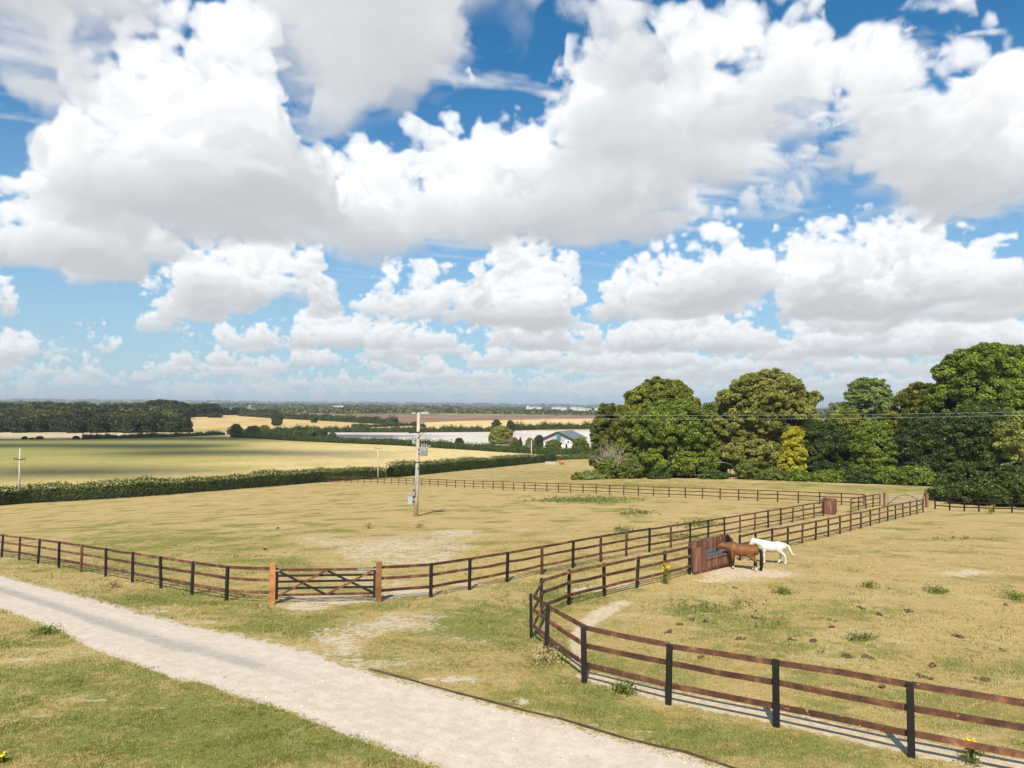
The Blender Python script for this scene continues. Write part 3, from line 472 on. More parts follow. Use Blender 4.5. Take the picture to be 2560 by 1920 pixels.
def build_ground():
    az=np.radians(np.r_[np.arange(-180,-46,3.0),np.arange(-46,46.01,.095),np.arange(49,180,3.0)])
    ds=[1.5,2.5,3.5,4.5,5.5,6.5,7.5,8.2,8.8,9.4]; d=9.9
    while d<21000:
        ds.append(d); d+=max(.020,min(d*d/(682*10.)*1.0,max(d*.012,.02)))
    ds=np.array(ds); na,nd=len(az),len(ds)
    A,D=np.meshgrid(az,ds,indexing='ij'); X=D*np.sin(A);Y=D*np.cos(A);Z=HT(X,Y)
    rng=np.random.default_rng(5); 
    PX,PY=proj(X,Y,Z); bad=Y<.5; PX=np.where(bad,-9e3,PX); PY=np.where(bad,9e3,PY)
    # wobble the edges a little so that borders are not ruler-straight
    wob=np.sin(X*2.3+Y*1.7)*np.sin(X*.9-Y*3.1); k=np.clip(40/np.maximum(D,1),0,4)
    tt=track_t(PX,PY)
    jj=(np.arange(na)+1)%na
    fc=np.stack([np.arange(na)[:,None]*nd+np.arange(nd-1)[None],np.arange(na)[:,None]*nd+np.arange(1,nd)[None],jj[:,None]*nd+np.arange(1,nd)[None],jj[:,None]*nd+np.arange(nd-1)[None]],-1).reshape(-1,4)[:,::-1]
    cen=lambda M: (M.ravel()[fc].mean(1))
    cx,cy,cd=cen(PX),cen(PY),cen(D); cw=cen(wob); okf=~bad.ravel()[fc].any(1)
    cls=np.zeros(len(fc),int)
    ctt=track_t(cx,cy+cw*3.0); near=okf&(cd<80)
    edgex=(cx<3000)&(cx>-1500)
    cls[near&edgex&(ctt>0)&(ctt<1)]=1
    for i,(nm,poly,mk) in enumerate(FIELDS):
        m=okf&(cd>85)&(cls==0)&in_poly(cx,cy,poly); cls[m]=2+i
    cls[(cls==0)&(cd>1250)]=50
    # hub so that the sheet has no hole under the camera
    gm,cm,pm=ground_masks(PX,PY,Y); V=np.stack([X,Y,Z],-1).reshape(-1,3)
    mats={'pasture':m_ground(),'track':m_track(),'far':m_farland(),
     'meadow':m_meadow(),'pale':m_field('pale_stubble',(.42,.34,.20),(.52,.43,.27),(.56,.47,.30)),
     'gold':m_field('gold_stubble',(.46,.33,.15),(.58,.42,.19),(.62,.46,.22),(1.1,.10,.35)),'gold2':m_field('ripe_stubble',(.56,.40,.17),(.64,.47,.21),(.66,.50,.24),(.4,.10,.2)),
     'brown':m_field('ploughed_soil',(.20,.115,.075),(.25,.15,.095),(.30,.19,.12)),'white':m_field('chalk_soil',(.50,.45,.40),(.62,.56,.50),(.66,.61,.55),(.1,.06,.2))}
    def part(name,mask,mat,col):
        f=fc[mask]; us,inv=np.unique(f,return_inverse=True)
        o=np_mesh(name,V[us],inv.reshape(-1,4),mat,None,{'mask':('FLOAT_COLOR','POINT',col[us])},smooth=True); tag(o,kind='structure'); return o
    col=np.stack([gm,cm,pm,np.ones_like(gm)],-1).reshape(-1,4)
    g=part('ground',cls==0,mats['pasture'],col)
    hub=[(0,0,ht(0.01,0.01)-.0)]
    t=tt.ravel(); pxr=PX.ravel(); w=np.interp(pxr,[-200,300,620,900],[1.,1.,.85,.0])
    gry=np.exp(-((t-.42)/.13)**2)*.80*w+np.exp(-((t-.02)/.07)**2)*.5*w+np.exp(-((t-.70)/.05)**2)*.28*w+np.exp(-((t-.98)/.05)**2)*.3*w
    # far end of the track: paler wheel marks, faint grey crown
    gry+=np.interp(pxr,[600,1000],[0,.12])*np.exp(-((t-.5)/.1)**2)
    edge=np.clip(1-np.minimum(np.abs(t),np.abs(1-t))/.12,0,1)*.72
    colt=np.stack([t,gry,edge,np.ones_like(t)],-1)
    part('track',cls==1,mats['track'],colt)
    for i,(nm,poly,mk) in enumerate(FIELDS):
        if (cls==2+i).any(): part(nm,cls==2+i,mats[mk],col)
    part('farmland',cls==50,mats['far'],col)
build_ground()
# ------------------------------------------------------------------ timber
M_POST=m_wood('black_stained_wood',(.010,.009,.009),(.018,.015,.014),(.045,.028,.020))
M_RAIL=m_wood('brown_stained_wood',(.034,.016,.011),(.140,.060,.033),(.38,.18,.092))
M_GATEPOST=m_wood('orange_stained_wood',(.20,.075,.026),(.36,.165,.06),(.50,.28,.13))
def m_boards():
    t=NT('red_brown_boards'); o=t.obj(); n=t.noise(1.0,t.vscale(o,(7,7,.5)),4,.6); g=t.noise(1.0,t.vscale(o,(60,60,2.2)),3,.6); c=t.ramp(n,[(.30,(.085,.034,.022)),(.5,(.215,.095,.062)),(.68,(.42,.235,.165))]); c=t.mix(t.math('MULTIPLY',g,.5),c,(.10,.042,.028)); return t.done(t.pbsdf(c,.8,.25,0,t.bump(g,.4,.004)))
M_BOARD=m_boards()
M_STEEL=m_simple('galvanised_steel',(.42,.45,.47),.45,.5,.6,.15,6)
def post_mesh(w=.115,d=.085,h=1.25,name='post'):
    b=MB(); x,y=w/2,d/2; v=[(-x,-y,-.3),(x,-y,-.3),(x,y,-.3),(-x,y,-.3),(-x,-y,h-.012),(x,-y,h-.012),(x,y,h-.004),(-x,y,h-.004)]
    b.add(v,[(0,3,2,1),(4,5,6,7),(0,1,5,4),(1,2,6,5),(2,3,7,6),(3,0,4,7)])
    bm=bmesh.new(); me=bpy.data.meshes.new(name); me.from_pydata(b.v,[],b.f); bm.from_mesh(me); bmesh.ops.bevel(bm,geom=list(bm.edges),offset=.006,segments=1,affect='EDGES'); bm.to_mesh(me); bm.free(); return me
POST_ME=post_mesh(); POST_ME.materials.append(M_POST)
def fence(label,group,pts,side,name='post_and_rail_fence',first=True,last=True,rails=(1.185,.80,.37),rmat=None,seed=0,rail_h=.098,brown=0.15):
    """pts: ground points of the posts. side=+1: rails on the left of the walking direction"""
    rng=random.Random(seed); pts=[Vector(p) for p in pts]; n=len(pts)
    root=empty(name,pts[0],0,label,'fence',group); dirs=[]
    for i in range(n):
        d=pts[min(i+1,n-1)]-pts[max(i-1,0)]; d.z=0; d.normalize(); dirs.append(d)
    nor=[Vector((-d.y,d.x,0))*side for d in dirs]
    proto=None; loc0=pts[0]
    for i,p in enumerate(pts):
        if (i==0 and not first) or (i==n-1 and not last): continue
        o=bpy.data.objects.new('post',POST_ME); COL.objects.link(o); o.parent=root; o.location=p-loc0+Vector((0,0,rng.uniform(-.015,.02)))
        o.rotation_euler=(rng.gauss(0,.02),rng.gauss(0,.02),math.atan2(dirs[i].y,dirs[i].x)+rng.gauss(0,.03))
        if rng.random()<brown: o.material_slots[0].link='OBJECT'; o.material_slots[0].material=M_RAIL
    for k,hh in enumerate(rails):
        i=-(k%2) if n>3 else 0
        while i<n-1:
            a=max(i,0); b=min(i+2,n-1); i+=2
            if b<=a: continue
            q=[];sd=[]
            for j in range(a,b+1):
                off=nor[j]*(.0425+.021)+Vector((0,0,hh+rng.gauss(0,.008)))
                e=dirs[j]*(.003 if j==a else (-.003 if j==b else 0)); q.append(pts[j]+off+e-loc0); sd.append(nor[j])
                if j<b: mid=(pts[j]+pts[j+1])/2+(nor[j]+nor[j+1])/2*(.0635)+Vector((0,0,hh+rng.gauss(0,.010)-.004)); q.append(mid-loc0); sd.append((nor[j]+nor[j+1]).normalized())
            m=MB(); m.sweep(q,sd,.038,rail_h); m.build('rail',rmat or M_RAIL,root)
    return root
def pts_of(lst): return [at(*p) for p in lst]
R1=lambda x,y:(x/2.572,960+y/2.572)
R2=lambda x,y:(800+x/2.572,960+y/2.572)
R3=lambda x,y:(1600+x/2.304,1160+y/2.304)
R5=lambda x,y:(x/3.95,960+y/3.95)
R6=lambda x,y:(560+x/3.95,960+y/3.95)
R7=lambda x,y:(1100+x/3.95,960+y/3.95)
DD=lambda x,y:(x*1.1573,y*1.1573)
def smooth_pts(P,passes=1):
    P=[p.copy() for p in P]
    for _ in range(passes):
        Q=[p.copy() for p in P]
        for i in range(1,len(P)-1):
            q=(P[i-1]+2*P[i]+P[i+1])/4; Q[i]=Vector((q.x,q.y,ht(q.x,q.y)))
        P=Q
    return P
GATE_L=at(681,1510); GATE_R=at(946,1504)
# front fence of the left-hand paddock, ending at the wooden gate
_l=[(-84,1384),(-38,1388),(4.7,1393),(47.4,1400.5),(95.3,1409.5),(146.6,1419.5),(202.6,1430),(264.4,1441.5),(331.3,1456),(404.7,1472.5),(477.4,1488),(565.7,1503.5)]
P_LEFT=smooth_pts(pts_of(_l))+[GATE_L]
fence('brown railed fence with black posts between gravel track and wooden gate','post and rail fences',P_LEFT,+1,last=False,seed=1)
_m=[R2(712,1372),R2(950,1325),R2(1203,1275),R2(1427,1224),R2(1627,1183),R2(1805,1147),R2(1967,1111),R2(2118,1086),R3(176,485),R3(288,458),R3(391,434),R3(488,416),R3(577,399),R3(661,381),R3(740,366),R3(811,353),R3(879,338),R3(942,325),R3(1003,312),R3(1057,301)]
P_MID=[GATE_R]+smooth_pts(pts_of(_m))
fence('long railed fence running from the wooden gate to the distant boarded trough box','post and rail fences',P_MID,+1,first=False,seed=2,brown=.35)
_m2=[R3(1216,281),R3(1258,268),R3(1303,257),R3(1342,248),R3(1380,243)]
P_MID2=smooth_pts(pts_of(_m2))
fence('short end of lane fence between distant boarded trough box and steel gate','post and rail fences',P_MID2,+1,seed=3)
# the paddock with the horses: curve in front, then the lane side
_n=[(3260,2096),(2735,1986),DD(1969,1636),DD(1677,1570),DD(1444,1522),DD(1262,1475),DD(1180,1410),R2(1358,1636),R2(1425,1492),R2(1600,1420),R2(1828,1365),R2(2037,1312),R3(145,577-10),R3(285,632-98)]
_n[12]=(1662.9,1452.5); _n[13]=(1724,1436)
P_PAD=pts_of(_n)
fence('near curved railed fence sweeping round the corner of the horse paddock','post and rail fences',P_PAD,-1,seed=4,rail_h=.105,brown=.04)
_p2=[(1850,1401),(1888,1389.5),(1929,1376),(1968.5,1367.5),(2006,1358.5),(2038.8,1350.5),(2071,1342.5),(2100,1334.5),(2127,1328),(2152,1321.5),(2176,1315),(2198.5,1308.5),(2219.4,1303),(2239.3,1298),(2257,1293.5),(2275.8,1289.5),(2292.7,1285.5),(2307.5,1282)]
P_PAD2=smooth_pts(pts_of(_p2))
fence('lane side railed fence behind the white horse, running to the thick brown post','post and rail fences',P_PAD2,-1,seed=5)
_f=[R6(1010,968),R6(1078,968),R6(1137,970),R6(1197,971),R6(1259,974),R6(1319,976),R6(1384,978),R6(1449,980),R6(1515,983),R6(1584,986),R6(1653,989),R6(1726,992),R6(1801,996),R6(1877,1001),R6(1954,1005),R6(2033,1009),R6(2115,1012),R7(65,1019),R7(152,1025),R7(242,1029),R7(332,1034),R7(426,1038),R7(524,1042),R7(622,1046),R7(725,1050),R7(830,1053),R7(939,1058),R7(1052,1062),R7(1170,1066),R7(1290,1071),R7(1413,1076),R7(1541,1082),R7(1675,1089),R7(1815,1095),R7(1958,1103),R7(2107,1110),R3(168,191),R3(261,195),R3(360,199),R3(462,205),R3(568,209),R3(679,214),R3(793,220),R3(912,226),R3(1036,232),R3(1160,238),R3(1290,243)]
P_FAR=smooth_pts(pts_of(_f),3)
fence('long brown fence across the far side of the grass paddock before the trees','post and rail fences',P_FAR,-1,seed=6,brown=.3)
_h=[(-70,1271),(-30,1266.5),R5(140,1188),R5(320,1177),R5(495,1167),R5(663,1160),R5(820,1152),R5(975,1143),R5(1125,1136),R5(1270,1127),R5(1405,1117),R5(1540,1107),R5(1680,1095),R5(1790,1087),R5(1910,1077),R5(2025,1067),R5(2135,1058),R6(30,1052),R6(140,1042),R6(240,1032),R6(340,1024),R6(450,1016),R6(530,1010),R6(620,1003),R6(710,996),R6(785,990),R6(870,983),R6(945,975)]
P_HEDGE=smooth_pts(pts_of(_h),3)
fence('black railed fence running along the foot of the long hedge','post and rail fences',P_HEDGE,-1,seed=7,rmat=M_POST,brown=0)
_r=[(2337.8,1272.5),(2374,1276),(2410.8,1278.5),(2447,1279.5),(2484,1280.5),(2530,1282),(2575,1284),(2625,1286),(2690,1289)]
P_RIGHT=pts_of(_r)
fence('dark fence at the back of the horse paddock, half swallowed by shrubs','post and rail fences',P_RIGHT,-1,seed=8,brown=.0,rmat=M_POST)
# gate posts
def square_post(p,label,h=1.42,w=.2,mat=None,rz=0.,sink=.3,name='gate_post',cat='post'):
    b=MB(); x=w/2; v=[(-x,-x,-sink),(x,-x,-sink),(x,x,-sink),(-x,x,-sink),(-x,-x,h-.03),(x,-x,h-.03),(x,x,h-.03),(-x,x,h-.03),(0,0,h)]
    b.add(v,[(0,3,2,1),(0,1,5,4),(1,2,6,5),(2,3,7,6),(3,0,4,7),(4,5,8),(5,6,8),(6,7,8),(7,4,8)])
    o=b.build(name,mat or M_GATEPOST,bevel=.012); o.location=p; o.rotation_euler=(0,0,rz); return tag(o,label,cat,'gate posts')
gdir=(GATE_R-GATE_L); gdir.z=0; GL=gdir.length; gdir.normalize(); gang=math.atan2(gdir.y,gdir.x)
square_post(GATE_L,'pale orange square gate post on the black clasp side of the wooden gate',rz=gang)
square_post(GATE_R,'deep orange square gate post on the steel hinge side of the wooden gate',rz=gang)
def wooden_gate():
    a=GATE_L+gdir*.13; b=GATE_R-gdir*.12; L=(b-a).length; z0=a.z; dz=b.z-a.z
    root=empty('field_gate',a,gang,'closed wooden field gate with two crossed braces between orange posts','gate')
    sl=dz/L
    def P(u,h,y=0): return Vector((u,y,h+sl*u))
    m=MB(); m.beam(P(0.03,1.16),P(L-.03,1.16),.075,.085); m.build('top_rail',M_RAIL,root,bevel=.006)
    for h in (.96,.76,.53,.30):
        m=MB(); m.beam(P(.05,h),P(L-.05,h),.024,.075); m.build('bar',M_POST if h>.35 else M_RAIL,root)
    for u,nm in ((.0,'shutting_stile'),(L-.03,'hanging_stile')):
        m=MB(); m.box(P(u,.70),(.085,.085,1.06)); m.build(nm,M_POST,root)
    y=-.032
    for u0,h0,u1,h1,mt,yy in ((.06,1.12,L/2-.06,.32,M_POST,y),(.08,.29,L/2-.05,1.12,M_RAIL,y-.026),(L/2+.02,1.12,L-.06,.33,M_POST,y),(L/2+.03,.31,L-.08,1.12,M_RAIL,y-.026)):
        m=MB(); m.beam(P(u0,h0,yy),P(u1,h1,yy),.024,.075,up=(0,0,1)); m.build('brace',mt,root)
    m=MB(); m.beam(P(L-.62,1.165,-.045),P(L+.02,1.165,-.045),.012,.05); m.build('hinge_strap',M_STEEL,root)
    m=MB(); m.box(P(.02,1.15,-.05),(.14,.03,.05)); m.build('latch',M_STEEL,root)
wooden_gate()
# far steel gates at the end of the lane
E1=at(2212,1266); E2=at(2317,1268.5)
square_post(E1,'reddish brown post at the left end of the steel lane gate',1.40,.2,M_BOARD)
square_post(E2,'thick reddish brown post where the lane fence meets the steel gate',1.40,.22,M_BOARD)
M_TUBE=m_simple('weathered_tube',(.10,.12,.12),.5,.5,.4)
def tube_gate(a,b,label,arch=True):
    d=b-a; d.z=0; L=d.length; root=empty('steel_gate',a,math.atan2(d.y,d.x),label,'gate'); sl=(b.z-a.z)/L
    P=lambda u,h:Vector((u,0,h+sl*u))
    m=MB()
    for pts in ([P(.15,.2),P(.15,1.15)],[P(L-.15,.2),P(L-.15,1.15)]):
        m=MB(); m.tube(pts,.03,6); m.build('upright',M_TUBE,root)
    for h in (1.13,.95,.77,.60,.43,.26):
        m=MB(); m.tube([P(.15,h),P(L-.15,h)],.024 if h<1.1 else .03,6); m.build('bar',M_TUBE,root)
    if arch:
        m=MB(); m.tube([P(.15+ (L-.3)*k/14,.25+.95*math.sin(math.pi*k/14)) for k in range(15)],.03,6); m.build('arched_brace',M_POST,root)
tube_gate(E1+Vector((.15,0,0)),E2-Vector((.15,0,0)),'steel tube gate with an arched brace closing the end of the lane')
SG0=at(2199,1264.5)
def silver_gate():
    b=E1-Vector((.12,0,0)); a=SG0; d=b-a; L=max(d.length,.5); root=empty('side_gate',a,math.atan2(d.y,d.x),'small silver side gate between the lane fence and reddish post','gate')
    m=MB(); m.box((.05,0,.72),(.14,.10,1.44)); m.build('post',M_STEEL,root)
    for h in (1.2,.95,.7,.45,.2):
        m=MB(); m.tube([(.1,0,h),(L,0,h+b.z-a.z)],.018,6); m.build('bar',M_STEEL,root)
silver_gate()
# dark timber edging along the track
def edging():
    q=[];sd=[]
    up=[(925,1674),(1000,1694),(1063,1711),(1140,1733),(1225,1755),(1310,1777),(1408,1800),(1490,1826),(1571,1849),(1640,1866),(1714,1882),(1800,1910),(1900,1944)]
    P=[at(*p) for p in up]; n=len(P)
    for i,p in enumerate(P):
        d=P[min(i+1,n-1)]-P[max(i-1,0)]; d.z=0; d.normalize(); q.append(p+Vector((0,0,-.048+.008*math.sin(i*2.1)))-P[0]); sd.append(Vector((-d.y,d.x,0)))
    m=MB(); m.sweep(q,sd,.04,.15); o=m.build('timber_edging',m_wood('dark_edging_wood',(.040,.024,.017),(.10,.06,.042),(.20,.13,.09))); o.location=P[0]; tag(o,'low dark timber edging board between the pale track and the grass verge','edging')
edging()
# ------------------------------------------------------------------ boarded trough boxes and troughs
def boards(L,h_of,base=0.,bw=.15,th=.025,seed=1,gap=.012):
    """vertical boards side by side along +x"""
    rng=random.Random(seed); m=MB(); x=0
    while x<L-.02:
        w=min(bw*rng.uniform(.85,1.1),L-x); h=h_of(x+w/2)+rng.uniform(-.025,.025); m.box((x+w/2,rng.uniform(-.004,.004),(h+base)/2),(w-gap,th,h-base)); x+=w
    return m
def trough_box(a,ang,L,D,H,label,notch,skew=0.):
    """boards on four sides; the depth direction leans by skew along the front"""
    root=empty('trough_box',a,ang,label,'trough box','boarded trough boxes'); eang=math.atan2(D,skew); el=math.hypot(D,skew)
    hf=lambda x: notch[2] if notch and notch[0]<x<notch[1] else H
    boards(L,hf,0,.15,.028,3).build('front_wall',M_BOARD,root)
    m=MB(); m.beam((0,-.03,.10),(L,-.03,.10),.04,.10); m.build('bottom_rail',M_RAIL,root)
    if notch: m=MB(); m.beam((notch[0],-.03,notch[2]-.03),(notch[1],-.03,notch[2]-.03),.04,.05); m.build('sill_rail',M_BOARD,root)
    o=boards(L,lambda x:H,0,.15,.028,4).build('back_wall',M_BOARD,root); o.location=(skew,D,0)
    for x in (.02,L-.02):
        o=boards(el-.06,lambda q:H,0,.15,.028,5).build('end_wall',M_BOARD,root); o.location=(x+.03*math.cos(eang),.03*math.sin(eang),0); o.rotation_euler=(0,0,eang)
    m=MB(); m.beam((skew,D+.035,H-.03),(L+skew,D+.035,H-.03),.06,.12); m.build('cap_rail',M_RAIL,root)
    for x,y in ((.10+.09*skew/max(D,.1),.09),(L-.10,.09),(.12+skew*.85,D-.09),(L-.12+skew*.85,D-.09)):
        m=MB(); m.box((x,y,H/2),(.09,.09,H)); m.build('corner_post',M_POST,root)
    return root
def trough(a,ang,L,W,H,label,mat,cat='trough',water=True):
    root=empty('water_trough',a,ang,label,cat)
    m=MB(); t=.03
    m.box((0,-W/2,H/2),(L,t,H)); m.box((0,W/2,H/2),(L,t,H)); m.box((-L/2+t/2,0,H/2),(t,W-t,H)); m.box((L/2-t/2,0,H/2),(t,W-t,H)); m.box((0,0,.04),(L-2*t,W-t,.06))
    m.build('tank',mat,root)
    m=MB(); m.tube([(-L/2,-W/2,H),(L/2,-W/2,H),(L/2,W/2,H),(-L/2,W/2,H),(-L/2,-W/2,H)],.025,6); m.build('rim',mat,root)
    if water:
        m=MB(); m.box((0,0,H-.10),(L-2*t-.002,W-t-.002,.02)); t_=NT('trough_water'); m.build('water',t_.done(t_.pbsdf((.05,.07,.07),.06,.5)),root)
    return root
BA=at(1733,1437.5); bdir=Vector((.73,.685,0)).normalized(); bang=math.atan2(bdir.y,bdir.x); BL=3.4
bnor=Vector((-bdir.y,bdir.x,0))
trough_box(BA-Vector((0,0,.04)),bang,BL,.85,1.12,'red brown boarded box with a low front, brown horse drinking over it',(1.05,3.6,.60),1.05)
tp=BA+bdir*2.4+bnor*.42; tp.z=ht(tp.x,tp.y)
trough(tp,bang,1.7,.55,.70,'grey metal water trough inside the red brown box by the horses',m_simple('dull_galvanised',(.17,.19,.20),.5,.4,.3,.2,6))
FA=at(2084,1287); FB=at(2133,1280)
fa=math.atan2(FB.y-FA.y,FB.x-FA.x)
trough_box(FA,fa+.25,1.9,1.0,1.15,'red brown boarded box standing in the far part of the lane fence',None,.3)
# ------------------------------------------------------------------ foliage
def unit(v): return v/np.maximum(np.linalg.norm(v,axis=-1,keepdims=True),1e-9)
def leaf_quads(P,Nn,size,rng,asp=.6):
    n=len(P); Nn=unit(Nn); r=unit(rng.standard_normal((n,3))); t=unit(np.cross(Nn,r)); b=np.cross(Nn,t)
    s=(size*rng.uniform(.65,1.35,n))[:,None]
    V=np.stack([P-t*s,P-b*s*asp+Nn*s*.15,P+t*s,P+b*s*asp+Nn*s*.15],1).reshape(-1,3); Fc=np.arange(4*n).reshape(-1,4); return V,Fc
def crown_mesh(name,blobs,mat,rng,clump=1.0,per=150,dens=1.0,leaf=.30,parent=None,droop=.0,link=True,fill=.35,tvar=.22):
    """leaf clumps spread over and through a set of ellipsoids (x,y,z,rx,ry,rz)"""
    B=np.array(blobs,float); Cs=[]; On=[]
    for i,(x,y,z,rx,ry,rz) in enumerate(B):
        area=4*math.pi*((rx*ry)**1.6/3+(rx*rz)**1.6/3+(ry*rz)**1.6/3)**(1/1.6); n=max(6,int(area*dens/(clump*clump*1.5)))
        d=unit(rng.standard_normal((n,3))); rr=rng.uniform(.80,1.04,n)[:,None]; c=np.array([x,y,z])+d*np.array([rx,ry,rz])*rr
        keep=np.ones(n,bool)
        for j,(x2,y2,z2,a2,b2,c2) in enumerate(B):
            if j!=i: keep&=(((c-np.array([x2,y2,z2]))/np.array([a2,b2,c2]))**2).sum(1)>.55
        keep&=(d[:,2]>-.75)|(rng.random(n)<.4); c=c[keep]; Cs.append(c); On.append(unit(d[keep]/np.array([rx,ry,rz])))
        nf=int(n*fill); d=unit(rng.standard_normal((nf,3))); Cs.append(np.array([x,y,z])+d*np.array([rx,ry,rz])*rng.uniform(.45,.8,nf)[:,None]); On.append(d)
    Cc=np.concatenate(Cs); Oc=np.concatenate(On); m=len(Cc); rc=clump*rng.uniform(.45,1.3,m)
    tc=np.clip(.5+rng.normal(0,tvar,m),0,1)
    k=np.repeat(np.arange(m),per); d=unit(rng.standard_normal((len(k),3))+Oc[k]*.5+np.array([0,0,.35])); rad=rng.random(len(k))**.45
    P=Cc[k]+d*rc[k][:,None]*rad[:,None]*np.array([1,1,.68]); P[:,2]-=droop*np.abs(rng.standard_normal(len(k)))*rc[k]*.5
    Nn=d*.5+Oc[k]*.35+rng.standard_normal((len(k),3))*.72+np.array([0,0,.30])
    V,Fc=leaf_quads(P,Nn,leaf,rng); tint=np.clip(tc[k]+rng.normal(0,.13,len(k))+(d[:,2]*.06),0,1)
    return np_mesh(name,V,Fc,mat,parent,{'tint':('FLOAT','FACE',tint)},link=link)
M_BARK=NT('bark'); M_BARK=(lambda t:t.done(t.pbsdf(t.ramp(t.noise(6,t.vscale(t.obj(),(1,1,.25)),5,.65),[(.3,(.045,.035,.025)),(.7,(.15,.125,.095))]),.9,.1)))(M_BARK)
LEAF={
 'deep':m_leaf('leaf_deep_green',(.020,.036,.006),(.050,.078,.013),(.10,.135,.024)),
 'mid':m_leaf('leaf_mid_green',(0.0540,0.0900,0.0086),(0.1370,0.1890,0.0187),(0.2610,0.3110,0.0346)),
 'olive':m_leaf('leaf_olive',(0.0938,0.1111,0.0186),(0.2199,0.2337,0.0422),(0.3974,0.4066,0.0936)),
 'autumn':m_leaf('leaf_turning',(0.0593,0.0808,0.0096),(0.1574,0.1900,0.0208),(0.2993,0.2707,0.0344)),
 'bluish':m_leaf('leaf_bluish_green',(0.0714,0.1040,0.0267),(0.1680,0.2150,0.0527),(0.3108,0.3540,0.0992)),
 'yellow':m_leaf('leaf_yellow',(.17,.16,.012),(.36,.32,.022),(.56,.48,.045)),
 'lime':m_leaf('leaf_lime',(.060,.088,.012),(.135,.170,.026),(.215,.245,.046)),
 'hedge':m_leaf('leaf_hedge',(.022,.042,.006),(.056,.092,.013),(.115,.148,.024)),
 'farleaf':m_leaf('leaf_far',(0.0242,0.0368,0.0108),(0.0539,0.0747,0.0180),(0.1111,0.1323,0.0315),.15),
 'dryleaf':m_leaf('leaf_dry',(0.203,0.149,0.068),(0.378,0.284,0.135),(0.540,0.432,0.243))}
def trunk_parts(root,h,r,targets,rng,name='trunk'):
    m=MB(); lean=rng.normal(0,.02*h,2); top=Vector((lean[0],lean[1],h)); m.tube([(0,0,-.4),(0,0,.15),(lean[0]*.3,lean[1]*.3,h*.4),top],[r*1.35,r*1.05,r*.85,r*.55],9)
    for q in targets:
        q=Vector(q); s=Vector((lean[0]*.6,lean[1]*.6,h*rng.uniform(.45,.9))); mid=(s+q)/2+Vector((rng.normal(0,.3),rng.normal(0,.3),-.1*(q-s).length)); m.tube([s,mid,q],[r*.45,r*.3,r*.10],6)
    return m.build(name,M_BARK,root,smooth=True)
def tree(name,base,blobs,leafkey,label,group=None,clump=1.0,per=110,dens=1.0,leaf=.30,trunk=.35,seed=0,droop=0.,cat='tree',tvar=.22,fill=.35):
    rng=np.random.default_rng(seed); root=empty(name,base,0,label,cat,group)
    if group=='trees along the paddock edge': clump,per,leaf=clump*.80,int(per*1.45),leaf*.66
    crown_mesh('crown',blobs,LEAF[leafkey],rng,clump,per,dens,leaf,root,droop,tvar=tvar,fill=fill)
    zt=max(b[2] for b in blobs); trunk_parts(root,max(zt*.8,1),trunk,[(b[0]*.9,b[1]*.9,b[2]) for b in blobs],rng); return root
def dome(w,h,rng,n=7,low=.0,flat=.8):
    """blobs of a broad crown, width w, top at h, foliage down to low"""
    B=[(0,0,low+(h-low)*.55,w*.36,w*.36,(h-low)*.46)]
    for k in range(n):
        a=2*math.pi*(k+rng.uniform(-.3,.3))/n; rr=w*rng.uniform(.20,.30); z=low+(h-low)*rng.uniform(.30,.62); s=w*rng.uniform(.17,.25); B.append((math.cos(a)*rr,math.sin(a)*rr,z,s,s,min((h-low)*rng.uniform(.24,.34),z-low+.3)))
    if low<.13*h:
        for k in range(n+2):
            a=2*math.pi*(k+rng.uniform(-.3,.3))/(n+2); s=w*rng.uniform(.15,.21); rz=(h-low)*rng.uniform(.15,.2); B.append((math.cos(a)*w*.31,math.sin(a)*w*.31,low+rz*rng.uniform(.8,1.1),s,s,rz))
    for k in range(9):
        a=rng.uniform(0,6.28); e=rng.uniform(.15,1.3); s=w*rng.uniform(.06,.11); B.append((math.cos(a)*math.cos(e)*w*.42,math.sin(a)*math.cos(e)*w*.42,low+(h-low)*(.52+.42*math.sin(e)),s,s,s*.8))
    for k in range(3):
        a=rng.uniform(0,6.28); rr=w*rng.uniform(.05,.16); s=w*rng.uniform(.15,.22); B.append((math.cos(a)*rr,math.sin(a)*rr,h-s*.85,s,s,s*.8))
    return B
def px_tree(x0,x1,ytop,d,leafkey,label,low=0.,seed=1,n=7,group='trees along the paddock edge',name='broadleaf_tree',base_y=None,**kw):
    """tree standing d metres ahead, spanning photo columns x0..x1 and reaching up to row ytop"""
    xm=(x0+x1)/2; b=at_d(xm,d); top=pxm(xm,ytop,d); h=top.z-b.z; w=(x1-x0)/F*d
    rng=np.random.default_rng(seed+100); return tree(name,b,dome(w,h,rng,n,low*h),leafkey,label,group,seed=seed,**kw)
# tree belt beyond the paddocks (right)
px_tree(1530,1765,951,142,'autumn','tall domed tree with yellowing leaf tips, leftmost big crown of the belt',low=.05,seed=11,clump=1.15,per=120,leaf=.33)
px_tree(1478,1590,1012,150,'lime','pale green loose tree leaning out at the left end of the belt',low=.06,seed=12,n=6,clump=1.0,per=70,dens=.7,leaf=.30)
px_tree(1580,1795,1003,131,'mid','low dense mid green tree whose skirt hangs over a black hollow',low=.07,seed=13,clump=1.15,per=130,leaf=.30)
px_tree(1772,2062,933,139,'olive','great dome shaped olive green tree in the middle of the belt',low=.10,seed=14,n=9,clump=1.25,per=130,leaf=.34)
px_tree(1735,1835,1008,165,'lime','lower bright green tree filling the gap left of the olive dome',low=.1,seed=15,clump=1.1,per=80,leaf=.34)
px_tree(1972,2130,1058,126,'deep','dark green rounded tree right beside the yellow one',low=.02,seed=16,clump=1.0,per=140,leaf=.26)
px_tree(2090,2252,947,172,'bluish','airy bluish green tree standing behind the belt against the sky',low=.25,seed=17,n=6,clump=1.1,per=60,dens=.6,leaf=.36,fill=.1)
